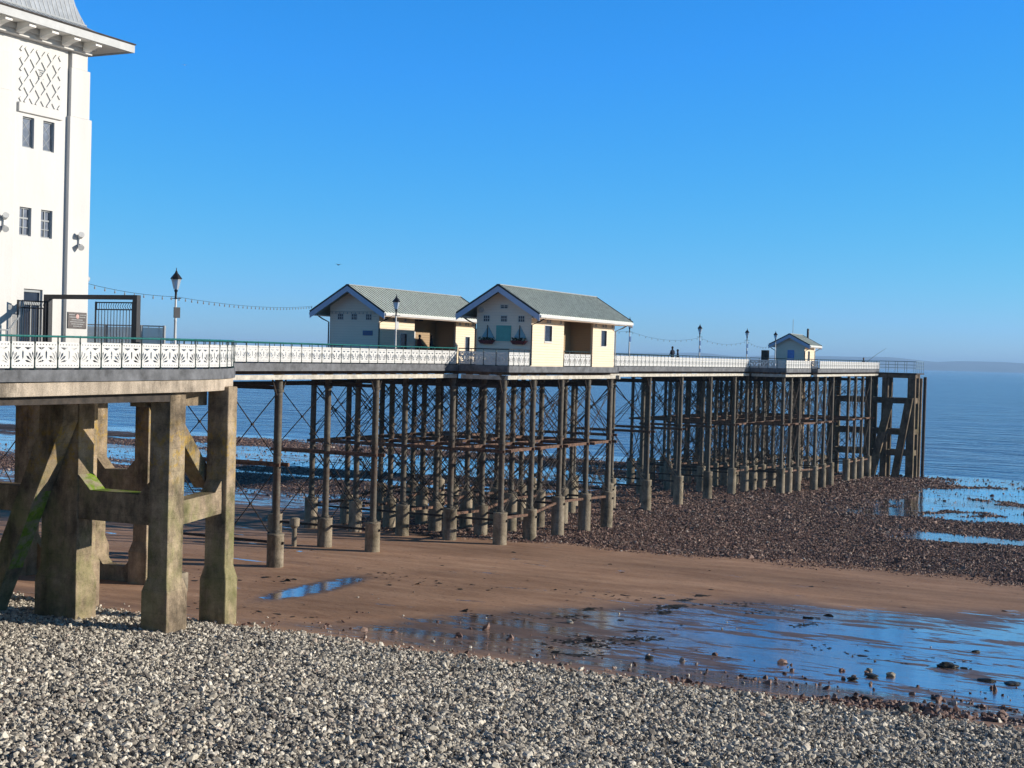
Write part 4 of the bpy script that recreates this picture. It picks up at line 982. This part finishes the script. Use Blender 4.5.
ZD = DK(92)
s1 = gable_house('shelter', 'front cream weatherboard shelter with two boat decorations on its gable', 85.1, 99.8, YP + .003, 44.3, ZD - .02, 13.28, 15.18, 1.0, 1.05,
    [(85.1, 90.4), (95.6, 99.8)], [(87.2, 88.35, ZD + 1.7, ZD + 2.75), (97.2, 98.2, ZD + 1.55, ZD + 2.7)], [])
XG = 85.1 - .004
for y, in ((43.55,), (42.25,), (40.95,)): small_window(s1, XG, y, 13.05)
small_window(s1, XG, 42.25, 13.85, .5, .2, mull=1)
for xx in (86.0, 87.6, 88.0, 89.8, 96.1, 97.5, 98.0, 99.3): small_window(s1, xx, YP, 13.0, .22, .22, 'x', 1)
MB().box(XG - .04, XG - .002, 41.7, 42.8, 11.55, 12.6).build('notice_board', TURQ, s1)
for yc in (41.05, 43.45):
    b = MB(); b.add([(XG - .02, yc - .05, 11.75), (XG - .02, yc - .52, 11.75), (XG - .02, yc - .05, 12.55), (XG - .05, yc - .05, 11.75), (XG - .05, yc - .52, 11.75), (XG - .05, yc - .05, 12.55)], [(0, 1, 2), (5, 4, 3), (0, 3, 4, 1), (1, 4, 5, 2), (2, 5, 3, 0)])
    b.add([(XG - .02, yc + .05, 11.8), (XG - .02, yc + .42, 11.8), (XG - .02, yc + .05, 12.4), (XG - .05, yc + .05, 11.8), (XG - .05, yc + .42, 11.8), (XG - .05, yc + .05, 12.4)], [(0, 2, 1), (3, 4, 5), (0, 1, 4, 3), (1, 2, 5, 4), (2, 0, 3, 5)])
    sl = b.build('boat_decoration', SAIL, s1); MB().box(XG - .06, XG - .02, yc - .02, yc + .02, 11.6, 12.62).build('mast', BLACKM, sl)
    h = MB(); h.hexa([(XG - .28, yc - .38, 11.35), (XG - .01, yc - .38, 11.35), (XG - .01, yc + .38, 11.35), (XG - .28, yc + .38, 11.35), (XG - .34, yc - .62, 11.6), (XG - .01, yc - .62, 11.6), (XG - .01, yc + .58, 11.6), (XG - .34, yc + .58, 11.6)]); h.build('hull_planter', FLOW, sl)
    fl = stones('flowers', np.stack([rng.uniform(XG - .33, XG - .05, 60), rng.uniform(yc - .55, yc + .52, 60), rng.uniform(11.58, 11.78, 60)], -1), np.full(60, .13), FLOWD, octa()); fl.parent = sl; fl.location = -Vector(sl.parent['_w']) + Vector(s1['_w']) - Vector(sl['_w']) + Vector(0 * s1.location) if False else (0, 0, 0)
MB().lathe((0, 0, 0), [(.1, 0), (.1, .1)])
ck = MB().tube([(XG - .003, 43.95, 13.62), (XG - .12, 43.95, 13.62)], .17, 16).build('bulkhead_light', LPAINT, s1)
lf = MB(); lf.box(87.15, 88.4, YP - .05, YP - .028, ZD + 1.58, ZD + 1.64); lf.build('sill', WPAINT, s1)

s2 = gable_house('shelter', 'back shelter with open seating bay and a row of bulbs across its gable', 85.6, 100.3, 52.3, 56.4, ZD - .02, 13.28, 15.18, 1.0, 1.05,
    [(85.6, 90.6), (97.0, 100.3)], [(88.6, 89.5, ZD, ZD + 2.05), (98.6, 99.3, ZD, ZD + 2.05)], [])
XG2 = 85.6 - .004
for y in (55.5, 54.35, 53.15): small_window(s2, XG2, y, 13.05)
for xx in (86.6, 87.6, 88.0, 89.2, 97.6, 98.6, 99.0, 99.8): small_window(s2, xx, 52.297, 13.0, .24, .24, 'x', 1)
MB().box(XG2 - .035, XG2 - .002, 52.8, 53.6, 11.75, 12.1).build('wall_sign', BLUE, s2)
MB().box(91.9, 93.7, 54.0, 54.05, ZD + .6, ZD + 2.3).build('white_panel', WPAINT, s2)  # plain white panel just in front of the back wall
MB().box(90.7, 96.9, 52.5, 53.9, ZD - .03, ZD + .25).build('floor', DTIMB, s2)

# pier head kiosk
s3 = gable_house('kiosk', 'small pier head kiosk with blue panel in its shaded gable', 163.4, 168.0, 42.0, 45.4, DK(165) - .02, 12.72, 14.0, .5, .75, [(163.4, 168.0)], [(165.0, 165.8, DK(165), DK(165) + 2.0)], [], 'kiosk', None, .35)
MB().box(163.35, 163.395, 43.2, 44.0, DK(165) + .6, DK(165) + 2.1).build('blue_panel', simple('bright_blue_panel', (.12, .26, .60), .4), s3)
MB().tube([(170, 45.2, 12.6), (170, 45.2, 16.0)], .03, 6).build('aerial', LEAD, s3)
MB().tube([(170.2, 43.4, 12.6), (170.2, 43.4, 14.9)], .14, 8).build('flue', BLACKM, s3)
ax = MB(); ax.box(168.02, 170.8, 42.6, 45.6, DK(169) - .02, 12.6); ax.build('annexe', CREAM, s3)
fl_ = tag(MB().box(160.8, 161.3, 45.6, 46.4, DK(161) - .02, DK(161) + 2.0).build('cabinet', DTIMB), 'dark cabinet standing beside the small kiosk', 'cabinet')

# ------------------------------------------------------------------ lamp posts
def make_lamp(loc, label, boards=True, h=4.15):
    x, y, z = loc; root = empty('lamp_post', loc, label, 'lamp post', 'lamp posts along the pier')
    MB().lathe(loc, [(.13, 0), (.13, .5), (.09, .6), (.065, .7), (.055, 2.0), (.07, 2.03), (.05, 2.08), (.045, 2.95)], 10).build('column', WPAINT, root, smooth=True)
    MB().lathe(loc, [(.05, 2.95), (.075, 2.97), (.05, 3.02), (.05, 3.25), (.09, 3.3), (.05, 3.36)], 10).build('neck', BLACKM, root, smooth=True)
    MB().tube([(x, y - .28, z + 2.98), (x, y + .28, z + 2.98)], .018, 6).build('ladder_bar', BLACKM, root)
    MB().lathe(loc, [(.10, 3.36), (.21, 3.78), (.22, 3.80)], 6).build('lantern_glass', LGLASS, root)
    MB().lathe(loc, [(.24, 3.80), (.25, 3.83), (.16, 3.95), (.07, 4.06), (.05, 4.12), (.02, 4.17), (.015, 4.28)], 6).build('lantern_roof', BLACKM, root)
    if boards: MB().box(x + -.2, x + .2, y - .09, y - .06, z + 2.15, z + 2.6).build('sign_board', boards, root)
    return root
make_lamp((48.2, 39.6, DK(48) - .15), 'nearest lamp post with a black square board, beside the gateway', BLACKM)
make_lamp((74.8, 44.5, DK(75) - .03), 'lamp post standing in front of the back shelter', LPAINT)
make_lamp((113.9, 44.5, DK(114) - .03), 'lamp post with blue sign just past the front shelter', BLUE)
l4 = make_lamp((132.7, 44.5, DK(133) - .03), 'lamp post with two blue boards midway to the pier head, by the seated couple', BLUE)
l5 = make_lamp((148.6, 44.5, DK(148) - .03), 'lamp post with two blue boards at the landward corner of the pier head', BLUE)
for l_, x in ((l4, 132.7), (l5, 148.6)): MB().box(x - .2, x + .2, 44.41, 44.44, DK(x) + 1.45, DK(x) + 1.8).build('sign_board', BLUE, l_)
make_lamp((159.5, 44.4, DK(159) - .03), 'lamp post right in front of the small kiosk gable', False)

# string lights hung from post to post
def string(pts, label, sag=.5, per=10):
    root = empty('string_lights', pts[0], label, 'string lights', 'festoon lights along the pier')
    P_ = []; bulbs = []
    for a, b in zip(pts[:-1], pts[1:]):
        a, b = Vector(a), Vector(b)
        for k in range(13): t = k / 12; P_.append(a.lerp(b, t) - Vector((0, 0, sag * 4 * t * (1 - t))))
        for k in range(per): t = (k + .5) / per; bulbs.append(a.lerp(b, t) - Vector((0, 0, sag * 4 * t * (1 - t) + .06)))
    MB().tube(P_, .008, 4).build('cable', BLACKM, root)
    b0 = MB().lathe((0, 0, 0), [(.015, .05), (.02, 0), (.035, -.05), (.02, -.09)], 6).build('bulb', BULB, root, smooth=True); b0.location = bulbs[0] - Vector(pts[0])
    for q in bulbs[1:]: inst(b0, root, q)
string([(42.4, 39.6, 13.0), (48.2, 39.6, DK(48) + 2.9)], 'string of bulbs from the white tower to the nearest lamp post', .12, 10)
string([(48.2, 39.6, DK(48) + 2.9), (84.7, 57.3, 13.75)], 'string of bulbs sagging from the nearest lamp post to the back shelter', .25, 34)
string([(85.45, 52.4, 13.42), (85.45, 56.3, 13.42)], 'row of bulbs along the back shelter gable', .02, 12)
string([(100.6, 44.3, 13.2), (113.9, 44.5, 13.0)], 'string of bulbs from the front shelter to the first lamp past it', .25, 8)
string([(113.9, 44.5, 13.0), (132.7, 44.5, 12.9)], 'string of bulbs sagging between the two lamps over the seated couple', .5, 12)
string([(132.7, 44.5, 12.9), (148.6, 44.5, 12.9), (159.5, 44.4, 12.8)], 'farthest string of bulbs running to the lamp by the kiosk', .5, 10)

# ------------------------------------------------------------------ people
def person(loc, rz, label, coat, seated=True, arm_out=None, grp=None):
    """one skinned body: joints as vertices, radius per joint"""
    root = empty('person', loc, label, 'person', grp, rz)
    V = []; E_ = []; Rr = []
    def v(p, r_): V.append(p); Rr.append(r_); return len(V) - 1
    def chain(i, seq):
        for p, r_ in seq: j = v(p, r_); E_.append((i, j)); i = j
        return i
    hz = .55 if seated else .95
    pel = v((0, 0, hz), .15); ch = chain(pel, [((0, -.01, hz + .22), .14), ((0, 0, hz + .42), .165)])
    nk = chain(ch, [((0, -.01, hz + .56), .065)]); chain(nk, [((0, -.03, hz + .68), .095), ((0, -.03, hz + .80), .088)])
    for s_ in (-1, 1):
        if seated: kn = chain(pel, [((s_ * .1, -.12, hz - .01), .085), ((s_ * .12, -.48, hz), .062)]); chain(kn, [((s_ * .12, -.5, .08), .042), ((s_ * .12, -.64, .04), .036)])
        else: kn = chain(pel, [((s_ * .1, 0, hz - .1), .09), ((s_ * .11, -.03, .5), .062)]); chain(kn, [((s_ * .11, .02, .08), .042), ((s_ * .11, -.13, .04), .036)])
        sh_ = chain(ch, [((s_ * .19, 0, hz + .45), .065)])
        if arm_out: wr = chain(sh_, [((s_ * .24, -.12, hz + .2), .048), ((s_ * .1, -.42, hz + .22), .034)]); hd = Vector((s_ * .08, -.5, hz + .24)); dn = Vector((0, -1, .1))
        else: wr = chain(sh_, [((s_ * .26, -.02, hz + .16), .048), ((s_ * .16, -.26, hz + .04), .034)]); hd = Vector((s_ * .14, -.33, hz + .02)); dn = Vector((0, -1, -.3))
        pm = chain(wr, [(tuple(hd), .03)])
        for k in range(4):
            o_ = Vector(((k - 1.5) * .02, 0, 0)); L = (.055, .065, .06, .045)[k]; chain(pm, [(tuple(hd + o_ + dn * .04), .010), (tuple(hd + o_ + dn * (.04 + L) + Vector((0, 0, -.02))), .008)])
        chain(wr, [(tuple(hd + Vector((-s_ * .035, .01, 0))), .011), (tuple(hd + Vector((-s_ * .05, -.03, -.01))), .009)])
    me = bpy.data.meshes.new('body'); me.from_pydata(V, E_, []); me.update(); me.materials.append(coat)
    o = bpy.data.objects.new('body', me); COL.objects.link(o); o.parent = root
    sk = o.modifiers.new('skin', 'SKIN'); 
    if not me.skin_vertices: me.skin_vertices.new()
    for i, r_ in enumerate(Rr): me.skin_vertices[0].data[i].radius = (r_, r_)
    me.skin_vertices[0].data[0].use_root = True
    sb = o.modifiers.new('sub', 'SUBSURF'); sb.levels = 1; sb.render_levels = 1
    fz = hz + .74
    fc = MB().lathe((0, -.045, fz), [(.05, -.12), (.082, -.06), (.09, .0), (.08, .07), (.04, .11)], 12)
    fc.add([(-.015, -.13, fz - .02), (.015, -.13, fz - .02), (0, -.16, fz - .03), (0, -.13, fz + .03)], [(0, 1, 2), (1, 3, 2), (3, 0, 2), (0, 3, 1)])
    def child(m, nm, mt):
        q = m.build(nm, mt); q.parent = root; q.location = (0, 0, 0); return q
    child(fc, 'face', SKINM)
    child(MB().lathe((0, -.02, fz), [(.095, -.05), (.105, .02), (.095, .09), (.05, .135), (.01, .145)], 12), 'hair', HAIRM)
    return root
zseat = ZD
person((93.1, 53.3, zseat + .25), 0, 'person in a dark red coat standing by the white panel in the back shelter', CLOTH1, False, grp='people on the pier')
person((94.9, 53.3, zseat + .25), .3, 'person in navy standing against the brown boards in the back shelter', CLOTH2, False, grp='people on the pier')
person((127.2, 45.3, DK(128) + .1), R(150), 'taller of the couple leaning by the railing midway along the pier', CLOTH2, False, grp='people on the pier')
person((129.3, 45.5, DK(130) - .15), R(200), 'shorter of the couple standing by the railing midway along the pier', CLOTH2, False, grp='people on the pier')
person((186.8, 40.2, DK(187) - .35), R(-25), 'angler behind the farthest railing holding a long rod', CLOTH2, False, True, grp='people on the pier')
rod = MB().tube([(187.2, 39.75, 11.2), (192.5, 39.6, 12.25), (197.8, 39.5, 13.1)], [.03, .025, .015], 5)
tag(rod.build('fishing_rod', BLACKM), 'long thin fishing rod slanting up over the seaward railing', 'fishing rod')

# birds
def gull(loc, s, label, m, rz):
    root = empty('gull', loc, label, 'bird', None, rz)
    b = MB().tube([(-.22, 0, 0), (-.1, 0, .01), (.05, 0, .02), (.2, 0, .02), (.27, 0, .01)], [.02, .055, .07, .045, .012], 8)
    o = b.build('body', m); o.parent = root; o.location = (0, 0, 0)
    for sg in (-1, 1):
        w = MB().add([(.1, sg * .04, .03), (-.06, sg * .04, .03), (.08, sg * .3, .14), (-.06, sg * .3, .13), (-.02, sg * .62, .08), (-.06, sg * .62, .075), (.1, sg * .04, .045), (-.06, sg * .04, .045), (.08, sg * .3, .155), (-.06, sg * .3, .145), (-.02, sg * .62, .085), (-.06, sg * .62, .08)],
            [(0, 1, 3, 2), (2, 3, 5, 4), (6, 8, 9, 7), (8, 10, 11, 9), (0, 2, 8, 6), (2, 4, 10, 8), (1, 7, 9, 3), (3, 9, 11, 5), (4, 5, 11, 10)])
        o = w.build('wing', m); o.parent = root; o.location = (0, 0, 0)
    root.scale = (s, s, s)
GD = simple('dark_feathers', (.05, .05, .055), .8, var=.2); GW = simple('white_feathers', (.8, .8, .8), .7, var=.05)
def at(px, py, D):
    x, y = (px - 512) / 1420, -(py - 384) / 1420; return Vector((0, 0, EYE)) + (f + r2 * x + u2 * y) * D
gull(at(338.5, 265, 190), 1.0, 'small dark bird flying above the back shelter', GD, 1.2)
gull(at(184.5, 65, 230), .8, 'small white gull high in the sky beyond the tower', GW, .4)

# boulders and weed in the wet sand near the toe of the shingle
def on_ground(px, py):
    d = at(px, py, 1) - Vector((0, 0, EYE)); t = 60.
    for _ in range(30):
        p_ = Vector((0, 0, EYE)) + d * t; t += (p_.z - float(gz(p_.x, p_.y))) / -d.z * .7
    return Vector((0, 0, EYE)) + d * t
wp = []
for px, py, w_, n_ in ((592, 609, 9, 60), (672, 607, 12, 150), (684, 600, 8, 60), (661, 613, 10, 90), (702, 596, 6, 50), (575, 641, 16, 160), (600, 645, 12, 90), (632, 639, 14, 130), (575, 655, 14, 110), (655, 640, 9, 50), (805, 625, 10, 80), (570, 617, 14, 60), (740, 604, 20, 70), (770, 612, 22, 70), (634, 631, 6, 40), (815, 618, 8, 40)):
    q = on_ground(px, py); m_ = int(n_ * .55); a = rng.normal(size=m_) * w_ * .036; b = rng.normal(size=m_) * w_ * .022 + a * .55
    wp.append(np.stack([q.x + rgt.x * a + fwd.x * b, q.y + rgt.y * a + fwd.y * b], -1))
wp = np.concatenate(wp)
w2_ = stones('seaweed', np.stack([wp[:, 0], wp[:, 1], gz(wp[:, 0], wp[:, 1]) + .006], -1), rng.lognormal(math.log(.16), .5, len(wp)).clip(.06, .5), WEED, ico(), flat=.07, jit=.45, tilt=.04)
tag(w2_, 'brown seaweed clumps and exposed dark sand in the shallow pool', 'seaweed', kind='stuff')
for i, (px, py, s_, lab, mt, fl) in enumerate([
    (947, 667, 1.05, 'largest dark weedy boulder lying in the shallow pool', WETR, .4), (891, 676, .55, 'pale squarish boulder at the edge of the pool', PALER, .6),
    (872, 677, .75, 'flat dark boulder beside the pale squarish one', WETR, .35), (852, 680, .5, 'small dark rock next to the flat dark boulder', WETR, .5),
    (842, 671, .38, 'brown rock standing apart at the pool edge', ROCKM, .6), (869, 671, .36, 'small tawny rock above the flat dark boulder', PALER, .7),
    (987, 681, .8, 'low flat weed covered rock in the pool', WETR, .25), (1012, 684, .9, 'low dark rock slab at the far right of the pool', WETR, .22),
    (906, 712, .6, 'upright grey rock at the top of the shingle', PALER, .8), (649, 659, .45, 'dark rock alone on the wet sand', WETR, .7),
    (976, 652, .45, 'dark rock in the blue water of the pool', WETR, .4), (938, 699, .5, 'brown rock just above the shingle edge', ROCKM, .6), (866, 700, .6, 'dark clump of rock at the shingle edge', WETR, .5)]):
    q = on_ground(px, py); boulder(q.x, q.y, s_ * .58, lab, mt, i + 1, fl)

# ------------------------------------------------------------------ sea haze: even air round the whole scene
hz_ = MB().box(-1200, 18000, -17000, 17000, -60, 120).build('haze', bpy.data.materials.new('sea_haze'))
hm = hz_.data.materials[0]; hm.use_nodes = True; hn = hm.node_tree; hn.nodes.remove(hn.nodes['Principled BSDF'])
pv = hn.nodes.new('ShaderNodeVolumePrincipled'); pv.inputs['Density'].default_value = 1.0e-4; pv.inputs['Color'].default_value = (.46, .72, 1.0, 1)
hn.links.new(pv.outputs[0], hn.nodes['Material Output'].inputs['Volume']); tag(hz_, 'thin blue sea haze', 'haze', kind='stuff')

for o in bpy.data.objects:
    if '_w' in o: del o['_w']
